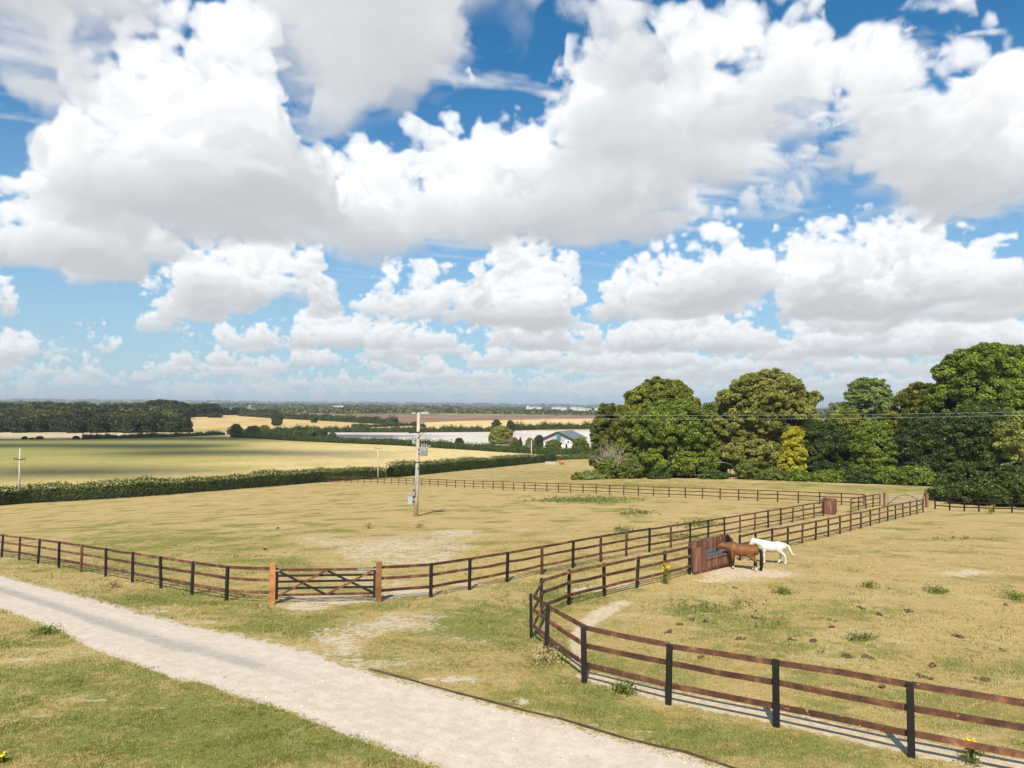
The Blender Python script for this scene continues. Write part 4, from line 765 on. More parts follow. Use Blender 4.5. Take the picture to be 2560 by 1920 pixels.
px_tree(2050,2180,1030,150,'autumn','browning tree behind the dark green rounded one',low=.1,seed=18,clump=1.1,per=90,leaf=.32)
px_tree(2118,2262,1060,121,'mid','bushy green tree with yellow upper shoots right of the dark rounded one',low=.0,seed=19,clump=1.0,per=120,leaf=.27)
px_tree(2225,2400,962,133,'autumn','tall brownish green tree between the airy tree and the highest crown',low=.08,seed=20,clump=1.2,per=120,leaf=.33)
px_tree(2225,2420,1040,117,'deep','dark tree with layered drooping boughs below the brownish crown',low=.02,seed=21,n=9,clump=1.15,per=130,leaf=.28,droop=.5)
px_tree(2330,2640,868,121,'mid','highest tree of the belt with a broad yellow green top',low=.22,seed=22,n=9,clump=1.35,per=140,leaf=.34)
px_tree(2360,2560,1010,112,'deep','very dark spreading tree under the highest crown',low=.03,seed=23,n=9,clump=1.15,per=120,leaf=.27,droop=.4)
px_tree(2490,2680,1030,104,'olive','grey green tree cut by the frame beside the very dark spreading one',low=.04,seed=24,clump=1.15,per=120,leaf=.28)
px_tree(2440,2700,930,150,'mid','green tree behind the highest crown at the end of the belt',low=.2,seed=25,clump=1.3,per=80,leaf=.36)
def yellow_tree():
    d=122; b=at_d(1984,d); h=pxm(1984,1070,d).z-b.z; w=66/F*d
    B=[(0,0,h*.22,w*.40,w*.40,h*.22),(.2,0,h*.5,w*.40,w*.4,h*.24),(0,.1,h*.78,w*.34,w*.33,h*.2),(-w*.2,0,h*.3,w*.3,w*.3,h*.22),(w*.1,0,h*.9,w*.2,w*.2,h*.1)]
    tree('yellow_conifer',b,B,'yellow','bright yellow narrow tree glowing between olive dome and dark tree','trees along the paddock edge',clump=.65,per=90,leaf=.19,trunk=.2,seed=31)
yellow_tree()
def bush(px,d,w,h,leafkey,label,seed,name='bush',group='bushes at the foot of the tree belt',per=70,leaf=.17,clump=.6,n=4,cat='bush',dens=1.):
    rng=np.random.default_rng(seed+300); b=at_d(px,d); B=[(0,0,h*.42,w*.32,w*.32,h*.44)]
    for k in range(n):
        a=2*math.pi*(k+rng.uniform(-.3,.3))/n; s=w*rng.uniform(.18,.27); hz=h*rng.uniform(.3,.45); B.append((math.cos(a)*w*.26,math.sin(a)*w*.26,hz*.8,s,s,hz*.8))
    root=empty(name,b,0,label,cat,group); crown_mesh('foliage',B,LEAF[leafkey],rng,clump,per,dens,leaf,root)
    m=MB()
    for k in range(5):
        a=rng.uniform(0,6.28); m.tube([(0,0,-.2),(math.cos(a)*w*.12,math.sin(a)*w*.12,h*.35),(math.cos(a)*w*.26,math.sin(a)*w*.26,h*.7)],[.06,.04,.015],5)
    m.build('stem',M_BARK,root); return root
bush(1522,128,4.8,4.3,'mid','green bush below the pale leaning tree',1)
bush(1577,126,4.4,3.9,'lime','yellow green bush beside bare grey twigs, touching the low dense tree',2)
bush(1478,127,5.0,1.6,'bluish','low bluish bramble patch at the left end of the belt',3)
bush(1446,126,2.6,1.3,'olive','small olive scrub at the very left tip of the belt',33)
bush(1645,123,4.,1.5,'hedge','low nettles in front of the black hollow',4)
bush(1782,123,5.,1.7,'hedge','low green scrub just before the grey roofed shelter',5)
bush(1870,123,5.2,3.6,'lime','yellow green bush between the grey roofed shelter and the yellow tree',6)
bush(1935,121,5.5,2.4,'lime','low bush sprawling left of the foot of the yellow tree',7)
bush(1998,119,5.0,2.0,'mid','low bush right under the yellow tree',8)
bush(2075,117,6.2,2.3,'mid','low thicket under the dark green rounded tree',9)
bush(2150,115,6.2,2.6,'hedge','leafy thicket under the tree with yellow upper shoots',10)
bush(2225,113,5.8,3.2,'mid','bright leafed shrub between the bushy tree and the drooping boughs',11)
bush(2290,110,5.8,3.6,'mid','tall light leafed shrub under the drooping boughs',12)
bush(2350,108,5.,2.2,'hedge','low shrub left of the dark gap under the highest crown',13)
bush(2400,76,7.0,1.9,'deep','dark elder shrub behind the back fence, left of the two',14)
bush(2470,70,6.5,3.0,'deep','dark leafy shrub growing through the back fence',15)
bush(2540,68,6.5,3.4,'hedge','shrub swallowing the back fence beside the frame edge',16)
bush(2460,88,8.0,4.6,'deep','shady shrub beneath the very dark spreading tree',17)
bush(2550,86,7.0,4.6,'deep','shady shrub at the far end of the back fence',18)
def bare_shrub(px,d,h,label,seed):
    rng=np.random.default_rng(seed); b=at_d(px,d); m=MB()
    for k in range(90):
        a=rng.uniform(0,6.28); s=Vector((0,0,0)); d1=Vector((math.cos(a)*rng.uniform(.2,1),math.sin(a)*rng.uniform(.2,1),1.3)).normalized(); p1=s+d1*h*rng.uniform(.3,.6); p2=p1+(d1+Vector(rng.normal(0,.5,3))).normalized()*h*.35; p3=p2+(d1+Vector(rng.normal(0,.8,3))).normalized()*h*.22
        m.tube([s,p1,p2,p3],[.05,.035,.022,.01],4,False)
    o=m.build('bare_shrub',m_simple('grey_twigs',(.36,.31,.25),.9,.1)); o.location=b; tag(o,label,'bush','bushes at the foot of the tree belt')
bare_shrub(1530,130,6.8,'bare grey dead shrub standing among the yellow green bushes',5)
LEAF['woodA']=m_leaf('leaf_wood_olive',(.035,.046,.010),(.085,.094,.020),(.15,.152,.036),.15)  # olive copy: sunlit look of the left wood put into the leaf colour
LEAF['woodB']=m_leaf('leaf_wood_dark',(.018,.028,.008),(.038,.054,.014),(.072,.088,.022),.15)  # dark copy: shade of the left wood's front row put into the leaf colour
# ------------------------------------------------------------------ hedges
M_TWIG=m_simple('twiggy_core',(.042,.060,.015),.95,.05,0,.45,3)
def hedge(label,line,h,w,leafkey,leaf,seed,dens=16,name='hedge',group='hedges between the fields',hvar=.3,stems=True,top=.35):
    """line: list of (photo px, distance or None->row) ; leaves through a long body"""
    rng=np.random.default_rng(seed); P=[]
    P=[p if isinstance(p,Vector) else at(*p) for p in line]
    Q=np.array([[p.x,p.y] for p in P]); seg=np.linalg.norm(np.diff(Q,axis=0),axis=1); cum=np.r_[0,np.cumsum(seg)]; L=cum[-1]
    n=int(L*(2*h+w)*dens); s=rng.uniform(0,L,n); x=np.interp(s,cum,Q[:,0]); y=np.interp(s,cum,Q[:,1])
    k=np.clip(np.searchsorted(cum,s)-1,0,len(seg)-1); dr=(Q[k+1]-Q[k])/seg[k][:,None]; nr=np.stack([-dr[:,1],dr[:,0]],1)
    ph=rng.uniform(0,99,8); hv=np.zeros(n); wl=[2.1,3.7,6.3,11.,19.]
    for i,l in enumerate(wl): hv+=np.sin(s/l*6.28/2+ph[i])*(.5+.1*i)
    hl=h*(1+hvar*hv/3.2)*np.clip(1+rng.normal(0,.05,n),.7,1.3)
    a=rng.uniform(0,math.pi,n); r=np.sqrt(rng.uniform(.45,1,n)); pw=.55
    off=np.sign(np.cos(a))*np.abs(np.cos(a))**pw*w/2*r; zz=np.sin(a)**pw*r*hl; sh=rng.random(n)<top*.2; zz=np.where(sh,hl*rng.uniform(1.0,1.18,n),zz)
    low=rng.random(n)<.42; zz=np.where(low,zz*rng.random(n),zz)
    X=x+nr[:,0]*off;Y=y+nr[:,1]*off; Z=HT(X,Y)+zz*.98+.02
    N3=np.stack([nr[:,0]*np.cos(a),nr[:,1]*np.cos(a),np.sin(a)+.25],1)+rng.standard_normal((n,3))*.5
    c=Vector((float(Q[:,0].mean()),float(Q[:,1].mean()),0)); c.z=ht(c.x,c.y); V,Fc=leaf_quads(np.stack([X,Y,Z],1)-np.array(c),N3,leaf,rng)
    tv=np.zeros(n)
    for i,l in enumerate((1.3,2.9,7.,17.)): tv+=np.sin(s/l*6.28+ph[4+i]+off*1.3)*.09
    tint=np.clip(.42+tv+rng.normal(0,.16,n)+(zz/h-.5)*.2,0,1)  # height term puts shade into the leaf colour: darker low, lighter on top
    root=empty(name,c,0,label,'hedge',group); np_mesh('foliage',V,Fc,LEAF[leafkey],root,{'tint':('FLOAT','FACE',tint)})
    if stems:
        m=MB(); V=[];Fc2=[]; ns=max(3,int(L/1.2)); cs=[(-.36,0),(-.41,.5),(-.26,.83),(.26,.83),(.41,.5),(.36,0)]
        for i,q in enumerate(np.linspace(.3,L-.3,ns)):
            xx=float(np.interp(q,cum,Q[:,0])); yy=float(np.interp(q,cum,Q[:,1])); kk=min(max(int(np.searchsorted(cum,q))-1,0),len(seg)-1); nx,ny=float((-(Q[kk+1]-Q[kk])[1])/seg[kk]),float((Q[kk+1]-Q[kk])[0]/seg[kk]); z0=ht(xx,yy)
            hq=h*(1+hvar*sum(math.sin(q/l*6.28/2+ph[j])*(.5+.1*j) for j,l in enumerate(wl))/3.2)
            V+=[Vector((xx+nx*u*w*rng.uniform(.85,1.05),yy+ny*u*w*rng.uniform(.85,1.05),z0+v*hq*rng.uniform(.88,1.0)-.05))-c for u,v in cs]
        for i in range(ns-1):
            for j in range(5): Fc2.append((i*6+j,i*6+j+1,(i+1)*6+j+1,(i+1)*6+j))
        m.add(V,Fc2); m.build('branches',M_TWIG,root); m=MB()
        for q in np.linspace(0,L,max(4,int(L/2.2))):
            xx=float(np.interp(q,cum,Q[:,0])); yy=float(np.interp(q,cum,Q[:,1])); m.tube([Vector((xx,yy,ht(xx,yy)-.2))-c,Vector((xx,yy,ht(xx,yy)+h*.7))-c],[.06,.03],4,False)
        m.build('stem',M_BARK,root)
    return root
hl=[P_HEDGE[i].copy() for i in range(0,len(P_HEDGE),3)]
ctr=[]
for i,p in enumerate(hl):
    d=hl[min(i+1,len(hl)-1)]-hl[max(i-1,0)]; d.z=0; d.normalize(); q=p+Vector((-d.y,d.x,0))*2.0; ctr.append(q)
hedge('long thick hawthorn hedge behind the black fence at the paddock foot',ctr+[at(880,1200),at(960,1195)],2.45,2.4,'hedge',.14,41,dens=80,hvar=.2,top=1.)
hedge('continuing thick hedge beyond the brown far fence, ending near the concrete trough',[at(975,1194),at(1040,1187.5),at(1100,1181),at(1200,1171),at(1290,1162),at(1330,1158),at(1385,1152)],3.0,3.0,'hedge',.18,42,dens=38,hvar=.18,top=1.)
hedge('broad green hedge along the lane before the grey barn',[at(610,1094),at(680,1098),at(740,1102),at(850,1107),at(1000,1113),at(1120,1121),at(1250,1129),at(1330,1133),at(1400,1136),at(1480,1137),at(1560,1138)],3.2,6.0,'hedge',.30,43,dens=10,hvar=.25)
hedge('short bright scrub hedge below the barn at the right end of the hawthorn hedge',[at(1385,1150),at(1430,1148),at(1480,1147),at(1560,1146)],2.2,3.0,'lime',.22,44,dens=12,hvar=.35)
hedge('dark low hedge between pale stubble strip and grass field',[at(205,1097.5),at(300,1095.5),at(400,1093.5),at(500,1090),at(560,1087.5)],2.4,3.0,'farleaf',.34,45,dens=12,hvar=.5)
hedge('dark hedge along the top of the white chalky field',[at(690,1082),at(760,1081),at(850,1081),at(950,1081),at(1050,1081),at(1150,1080),at(1250,1079)],4.2,5.,'farleaf',.5,46,dens=6,hvar=.45)
hedge('very dark hedge behind the barn roof, before the golden stubble',[at(1275,1076),at(1340,1074),at(1400,1073),at(1500,1072),at(1640,1072)],5.0,5.,'farleaf',.5,47,dens=6,hvar=.5)
hedge('green hedge bordering golden stubble and ploughed brown field',[at(600,1040),at(690,1045.5),at(760,1049.5),at(850,1054),at(930,1058.5),at(990,1061.5)],6,7.,'farleaf',.7,48,dens=4,hvar=.5)
hedge('thin hedge line across the foot of the golden stubble field',[at(880,1069),at(960,1067),at(1030,1064),at(1060,1068)],3.,4.,'farleaf',.5,49,dens=5,hvar=.5)
hedge('sprawling dark scrub hedge where the lane bends beside the pale stubble',[at(575,1086),at(620,1088),at(680,1092),at(740,1096),at(790,1099)],4.5,7.,'farleaf',.45,50,dens=8,hvar=.6)
# ------------------------------------------------------------------ trees in the middle distance and the wood on the left
def far_tree(px,d,top,w_px,leafkey,label,seed,per=60,group='single trees in the valley',name='round_tree',n=6,low=.05,leaf=None):
    b=at_d(px,d); h=pxm(px,top,d).z-b.z; w=w_px/F*d; rng=np.random.default_rng(seed+500)
    return tree(name,b,dome(w,h,rng,n,low*h),leafkey,label,group,clump=w*.075,per=per,leaf=leaf or max(.3,w*.022),trunk=.3,seed=seed)
far_tree(1253,355,1066,56,'olive','light green tree hiding most of the brick house',61,90,n=8)
far_tree(1242,545,1050,25,'deep','dark round tree on the field edge, left of the pair behind the brick house',62)
far_tree(1276,545,1052,20,'deep','smaller round tree on the field edge, right of the pair behind the brick house',63)
far_tree(1349,330,1089,23,'farleaf','dark tree against the left wall of the barn',64)
far_tree(1325,330,1096,20,'olive','small brownish tree between the two cars and the dark tree',65)
far_tree(1385,312,1100,36,'lime','pale willow bush before the barn front',66,80,name='willow_bush')
far_tree(1452,312,1095,40,'mid','dark green bush hiding the right corner of the barn',67,80,name='garden_bush')
far_tree(1149,322,1096,22,'farleaf','dark round bush standing on the lane hedge, alone left of the house tree',68,name='garden_bush')
far_tree(1290,322,1102,20,'mid','low bush between house and pointed conifer',69,name='garden_bush')
far_tree(693,620,1031,26,'farleaf','broad tree on the hedge of the golden field',71)
far_tree(786,690,1040,16,'farleaf','small dark tree further along the golden field hedge',72)
far_tree(592,420,1061,28,'farleaf','round tree at the left end of the dark scrub',73)
far_tree(635,420,1066,34,'farleaf','broad low tree right of the round one in the scrub',74)
far_tree(664,425,1064,26,'olive','reddish low tree at the right end of the scrub',75)
far_tree(806,400,1073,30,'farleaf','rounded dark thicket beside the lane left of the chalky field',76)
far_tree(832,395,1083,24,'farleaf','lower thicket right beside the rounded dark one',77)
far_tree(752,400,1082,14,'farleaf','very small tree in the lane hedge',78)
for i,(px,w_,tp_) in enumerate(((65,11,1092),(82,10,1095.5),(102,15,1092),(193,14,1091),(218,13,1089))):
    b=at(px,1098); d=b.y; far_tree(px,d,tp_,w_,'farleaf',['isolated dark bush far left on the edge of the stubble strip','lowest isolated bush on the stubble strip edge','wide isolated bush on the stubble strip edge, third along','isolated bush just left of where the low hedge starts','tall bush at the very start of the low dark hedge'][i],80+i,name='field_bush',group='bushes on the stubble strip edge',per=50)
def conifer(px,d,top,w,label,seed):
    b=at_d(px,d); h=pxm(px,top,d).z-b.z; rng=np.random.default_rng(seed); B=[(0,0,h*(.1+.8*k/6),w*(1-k/6.6)*.5,w*(1-k/6.6)*.5,h*.11) for k in range(7)]
    tree('pointed_conifer',b,B,'deep',label,'single trees in the valley',clump=.35,per=50,leaf=.2,trunk=.12,seed=seed)
conifer(1302,318,1094,2.6,'little pointed conifer beside the brick house',91)
# wood: crowns one can tell apart, copied from a few built ones
def wood_proto(seed,key):
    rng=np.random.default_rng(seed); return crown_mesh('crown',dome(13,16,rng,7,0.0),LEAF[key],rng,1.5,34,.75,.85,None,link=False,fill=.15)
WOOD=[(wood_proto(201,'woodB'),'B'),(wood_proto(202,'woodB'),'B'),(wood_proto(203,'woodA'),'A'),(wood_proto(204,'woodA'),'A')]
_tm=MB(); _tm.tube([(0,0,-1),(0,0,4),(.3,.2,11)],[.45,.35,.12],6); _t0=_tm.build('trunk',M_BARK); TRUNK_ME=_t0.data; bpy.data.objects.remove(_t0)
def wood_tree(px,d,top,w_px,kind,label,group,rz):
    b=at_d(px,d); h=max(pxm(px,top,d).z-b.z,4.); w=w_px/F*d; me=WOOD[kind][0]
    root=empty('wood_tree',b,rz,label,'tree',group)
    for nm,mm in (('crown',me),('trunk',TRUNK_ME)):
        o=bpy.data.objects.new(nm,mm); COL.objects.link(o); o.parent=root; o.scale=(w/13.,w/13.,h/16.)
rw=random.Random(77)
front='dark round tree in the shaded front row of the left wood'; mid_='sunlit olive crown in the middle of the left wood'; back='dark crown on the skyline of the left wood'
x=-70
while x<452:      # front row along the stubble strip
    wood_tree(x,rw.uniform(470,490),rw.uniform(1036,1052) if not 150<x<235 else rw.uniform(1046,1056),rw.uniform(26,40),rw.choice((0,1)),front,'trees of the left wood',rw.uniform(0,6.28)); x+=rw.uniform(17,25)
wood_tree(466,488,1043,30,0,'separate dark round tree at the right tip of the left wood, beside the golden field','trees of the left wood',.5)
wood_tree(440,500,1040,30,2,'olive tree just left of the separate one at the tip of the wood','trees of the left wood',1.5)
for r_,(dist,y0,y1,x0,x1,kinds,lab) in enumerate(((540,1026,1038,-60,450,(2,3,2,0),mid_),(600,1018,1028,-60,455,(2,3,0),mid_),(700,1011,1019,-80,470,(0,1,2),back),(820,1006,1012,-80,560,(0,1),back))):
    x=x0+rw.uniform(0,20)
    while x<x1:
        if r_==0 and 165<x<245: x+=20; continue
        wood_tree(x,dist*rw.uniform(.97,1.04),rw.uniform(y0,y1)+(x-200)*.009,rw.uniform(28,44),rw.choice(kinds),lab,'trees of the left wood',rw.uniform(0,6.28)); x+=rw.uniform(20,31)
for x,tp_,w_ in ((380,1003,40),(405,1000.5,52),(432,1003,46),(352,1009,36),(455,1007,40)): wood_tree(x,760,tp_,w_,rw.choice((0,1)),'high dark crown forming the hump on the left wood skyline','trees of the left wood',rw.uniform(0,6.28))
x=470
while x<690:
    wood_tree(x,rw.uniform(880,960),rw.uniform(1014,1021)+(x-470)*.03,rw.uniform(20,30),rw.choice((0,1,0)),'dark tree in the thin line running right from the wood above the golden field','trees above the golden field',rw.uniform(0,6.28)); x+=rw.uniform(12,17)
# woods and copses far off that read as one mass
def far_mass(name,spec,key,label,seed,size=(6,11)):
    rng=np.random.default_rng(seed); Ps=[];Ns=[];Ss=[];Ts=[]
    for (x0,x1,d0,d1,n,h0,h1) in spec:
        px=rng.uniform(x0,x1,n); d=rng.uniform(d0,d1,n)
        for p,dd in zip(px,d):
            X=math.tan(math.atan((p-CX)/F))*dd; h=rng.uniform(h0,h1); r=rng.uniform(*size)*(dd/1600)**.25; z=ht(X,dd)
            k=46; dr=unit(rng.standard_normal((k,3))); dr[:,2]=np.abs(dr[:,2]); P=np.array([X,dd,z])+dr*np.array([r,r,h])*rng.uniform(.75,1.05,k)[:,None]; Ps.append(P);Ns.append(dr+rng.standard_normal((k,3))*.3);Ss.append(np.full(k,r*.36)); Ts.append(np.clip(rng.normal(.5,.22)+rng.normal(0,.12,k),0,1))
    P=np.concatenate(Ps);Nn=np.concatenate(Ns);S=np.concatenate(Ss);T=np.concatenate(Ts); V,Fc=leaf_quads(P,Nn,S,rng,.8)
    o=np_mesh(name,V,Fc,LEAF[key],None,{'tint':('FLOAT','FACE',T)}); tag(o,label,'wood',kind='stuff')
far_mass('distant_trees',[(660,900,1320,1500,110,5,9),(860,1100,1400,1650,120,6,10),(1090,1680,1350,1600,230,5,10),(1090,1680,1700,2200,200,6,11),(650,1100,1700,2200,180,6,11),(1640,2200,1200,1900,150,7,12)],'woodA','scattered trees and copses around the distant town',301)
far_mass('distant_wood',[(460,1150,2400,3000,300,13,19),(1150,1760,3000,3800,260,10,16),(-200,470,1900,2600,160,12,18),(1700,2700,1600,2600,220,12,18),(500,1800,4800,5600,300,12,18)],'farleaf','dark continuous woodland under the horizon',302,(14,24))
far_mass('horizon_wood',[(-300,2900,7000,9500,420,14,26)],'farleaf','bluish wooded ridges on the horizon',303,(40,80))
# ------------------------------------------------------------------ power line
M_POLE=m_simple('weathered_pole',(.46,.42,.35),.85,.15,0,.2,1.5)
M_GREY=m_simple('grey_metal',(.34,.36,.37),.5,.4,.2,.12,3)
M_BLUEBOX=m_simple('pale_blue_grey_paint',(.34,.39,.42),.5,.4,0,.06,3)
M_DARK=m_simple('dark_insulator',(.035,.03,.03),.35,.5)
M_CERAMIC=m_simple('brown_glaze',(.05,.03,.022),.3,.6)
def main_pole():
    p=at(1040,1291); top=pxm(1047,1031,p.y); H=top.z-p.z; ln=(top.x-p.x)
    root=empty('power_pole',p,0,'pale wooden pole with transformer and blue grey box standing in the grass paddock','pole')
    ax=lambda z: Vector((ln*z/H,0,z))
    m=MB(); m.tube([ax(-.5),ax(H*.33),ax(H*.66),ax(H-.06),ax(H)],[.20,.18,.16,.145,.09],14); m.build('pole',M_POLE,root,smooth=True)
    zc=H*.80
    m=MB(); c=ax(zc); m.beam(c+Vector((-.85,-.02,.02)),c+Vector((1.05,-.28,.16)),.09,.11); m.build('crossarm',M_DARK,root)
    for u in (-.80,-.48,.45,.72,1.0):
        q=c+Vector((u,-.02-.13*(u+.85)*1.0,.09+.07*(u+.85))); m=MB(); m.lathe(q,[(.03,0),(.03,.08),(.085,.10),(.05,.14),(.085,.17),(.05,.21),(.03,.27)],8); m.build('insulator',M_CERAMIC,root)
    m=MB(); m.beam(c+Vector((-.1,-.17,-.5)),c+Vector((.55,-.19,.05)),.04,.05); m.build('arm_strut',M_DARK,root)
    # transformer on the right
    zt=H*.62; t=ax(zt)+Vector((.55,-.12,0)); m=MB()
    m.box(t+Vector((.02,0,.02)),(.62,.52,.72)); m.box(t+Vector((.02,0,.40)),(.70,.60,.05)); tr=m.build('transformer',M_GREY,root,bevel=.03)
    m=MB()
    for k in range(5): m.box(t+Vector((-.2+.11*k,-.32,-.02)),(.025,.12,.5)); m.box(t+Vector((-.2+.11*k,.32,-.02)),(.025,.12,.5))
    m.build('cooling_fin',M_GREY,tr)
    for u in (-.2,.02,.24):
        m=MB(); m.lathe(t+Vector((u,.12,.42)),[(.05,0),(.075,.06),(.045,.1),(.075,.15),(.045,.2),(.07,.25),(.03,.32)],8); m.build('bushing',M_GREY,tr)
    m=MB(); m.tube([t+Vector((.28,-.1,.38)),t+Vector((.55,-.15,.58)),t+Vector((.66,-.15,.60))],.05,6); m.build('bushing',M_GREY,tr)
    m=MB(); m.box(ax(zt)+Vector((.2,-.1,-.18)),(.3,.12,.10)); m.box(ax(zt)+Vector((.2,-.1,.2)),(.3,.12,.10)); m.build('bracket',M_DARK,root)
    # fuse gear on the left
    z2=H*.69; q=ax(z2); m=MB(); m.beam(q,q+Vector((-.42,-.08,.16)),.10,.24); m.box(q+Vector((-.36,-.08,.22)),(.30,.26,.24)); g=m.build('fuse_gear',M_GREY,root,bevel=.01)
    for u in (-.46,-.30): 
        m=MB(); m.tube([q+Vector((u,-.1,.32)),q+Vector((u-.07,-.12,.62))],[.05,.03],6); m.build('bushing',M_GREY,g)
    # conduit and box
    m=MB(); m.tube([ax(H*.50)+Vector((-.06,-.2,0)),ax(H*.36)+Vector((-.08,-.22,0)),ax(H*.20)+Vector((-.10,-.24,0))],.055,8); m.build('conduit',M_BLUEBOX,root,smooth=True)
    for z in (.52,.46,.33,.24): 
        m=MB(); m.tube([ax(H*z)+Vector((0,0,-.03)),ax(H*z)+Vector((0,0,.03))],.215,12); m.build('band',M_DARK if z>.4 else M_GREY,root)
    for z,u in ((.51,-.24),(.25,-.26)):
        m=MB(); m.box(ax(H*z)+Vector((u,-.08,0)),(.10,.10,.24)); m.build('step_bracket',M_DARK,root)
    zb=H*.165; b_=ax(zb)+Vector((-.52,-.2,0)); m=MB(); m.box(b_,(.42,.34,.78)); m.box(b_+Vector((0,-.02,.40)),(.48,.42,.03)); bx=m.build('switch_box',M_BLUEBOX,root,bevel=.012)
    m=MB(); m.box(b_+Vector((.29,.02,.22)),(.2,.1,.16)); m.box(b_+Vector((.27,.02,-.22)),(.18,.1,.16)); m.build('bracket',M_DARK,root)
    m=MB(); m.tube([b_+Vector((.18,-.05,-.38)),b_+Vector((.30,-.02,-.55)),ax(zb-.6)+Vector((-.15,-.12,0))],.022,6); m.build('cable',M_DARK,root)
    # jumper leads
    for u in (-.80,-.48,.45,1.0):
        s=c+Vector((u,-.05,.30)); e=t+Vector((u*.15,.12,.7)) if u>0 else q+Vector((-.4,-.1,.6)); mm=(s+e)/2+Vector((.22 if u>0 else -.12,0,-.15)); m=MB(); m.tube([s,s*.6+mm*.4+Vector((.1 if u>0 else -.06,0,0)),mm,e],.008,4); m.build('lead',M_DARK,root)
    return p,H
PP,PH=main_pole()
M_WIRE=m_simple('aluminium_wire',(.45,.47,.47),.5,.5,.5)
def wire(a,b,sag,r,label,mat=None,group='overhead wires',n=20):
    a=Vector(a);b=Vector(b); m=MB(); pts=[a.lerp(b,k/n)-a-Vector((0,0,sag*4*(k/n)*(1-k/n))) for k in range(n+1)]; m.tube(pts,r,5); o=m.build('overhead_wire',mat or M_WIRE); o.location=a; tag(o,label,'wire',group)
_wa=PP+Vector((.20,0,PH-.05))
wire(_wa,pxm(2800,1023,64),.38,.010,'upper thin wire from the transformer pole top across the tree belt')
wire(_wa+Vector((0,.5,-.35)),pxm(2800,1031,66),.42,.010,'lower thin wire strung just below the upper one across the tree belt')
def plain_pole(px,base,top,label,arm=True,r=.13,zarm=.80,leanpx=0):
    p=at(px,base); t=pxm(px+leanpx,top,p.y); h=t.z-p.z; root=empty('power_pole',p,0,label,'pole','valley power poles'); ln=t.x-p.x
    m=MB(); m.tube([(0,0,-.4),(ln*.5,0,h*.5),(ln,0,h)],[r*1.15,r,r*.8],10); m.build('pole',M_POLE,root,smooth=True)
    if arm:
        m=MB(); m.beam((ln*zarm-.85,-.1,h*zarm),(ln*zarm+.95,-.1,h*zarm),.10,.10); m.build('crossarm',M_DARK,root)
        for u in (-.8,-.4,.5,.9):
            m=MB(); m.lathe((ln*zarm+u,-.1,h*zarm+.05),[(.03,0),(.07,.08),(.04,.13),(.07,.18),(.03,.24)],6); m.build('insulator',M_CERAMIC,root)
    return p,h
lp,lh=plain_pole(47,1259,1121,'grey pole with crossarm rising from the black fence far down the hedge',leanpx=3)
m=MB(); m.tube([(0,0,lh*.78),(-9.0,-1.5,ht(lp.x-9,lp.y-1.5)-lp.z)],.012,4); m.build('stay_wire',M_WIRE,[o for o in COL.objects if o.get('label','').startswith('grey pole with crossarm')][0])
plain_pole(945,1199,1118,'slender pole standing in front of the hawthorn hedge, left of the transformer pole',zarm=.97,r=.14)
plain_pole(1328.5,1158,1100,'pale pole at the end of the hawthorn hedge, in line with the barn',arm=False,r=.2)
plain_pole(820,1102,1081,'tiny distant pole beside the dark thicket and chalky field',r=.16,zarm=.95)
wire(pxm(47,1140,lp.y),pxm(-300,1150,lp.y+10),.6,.012,'wire leaving the grey hedge pole sideways')
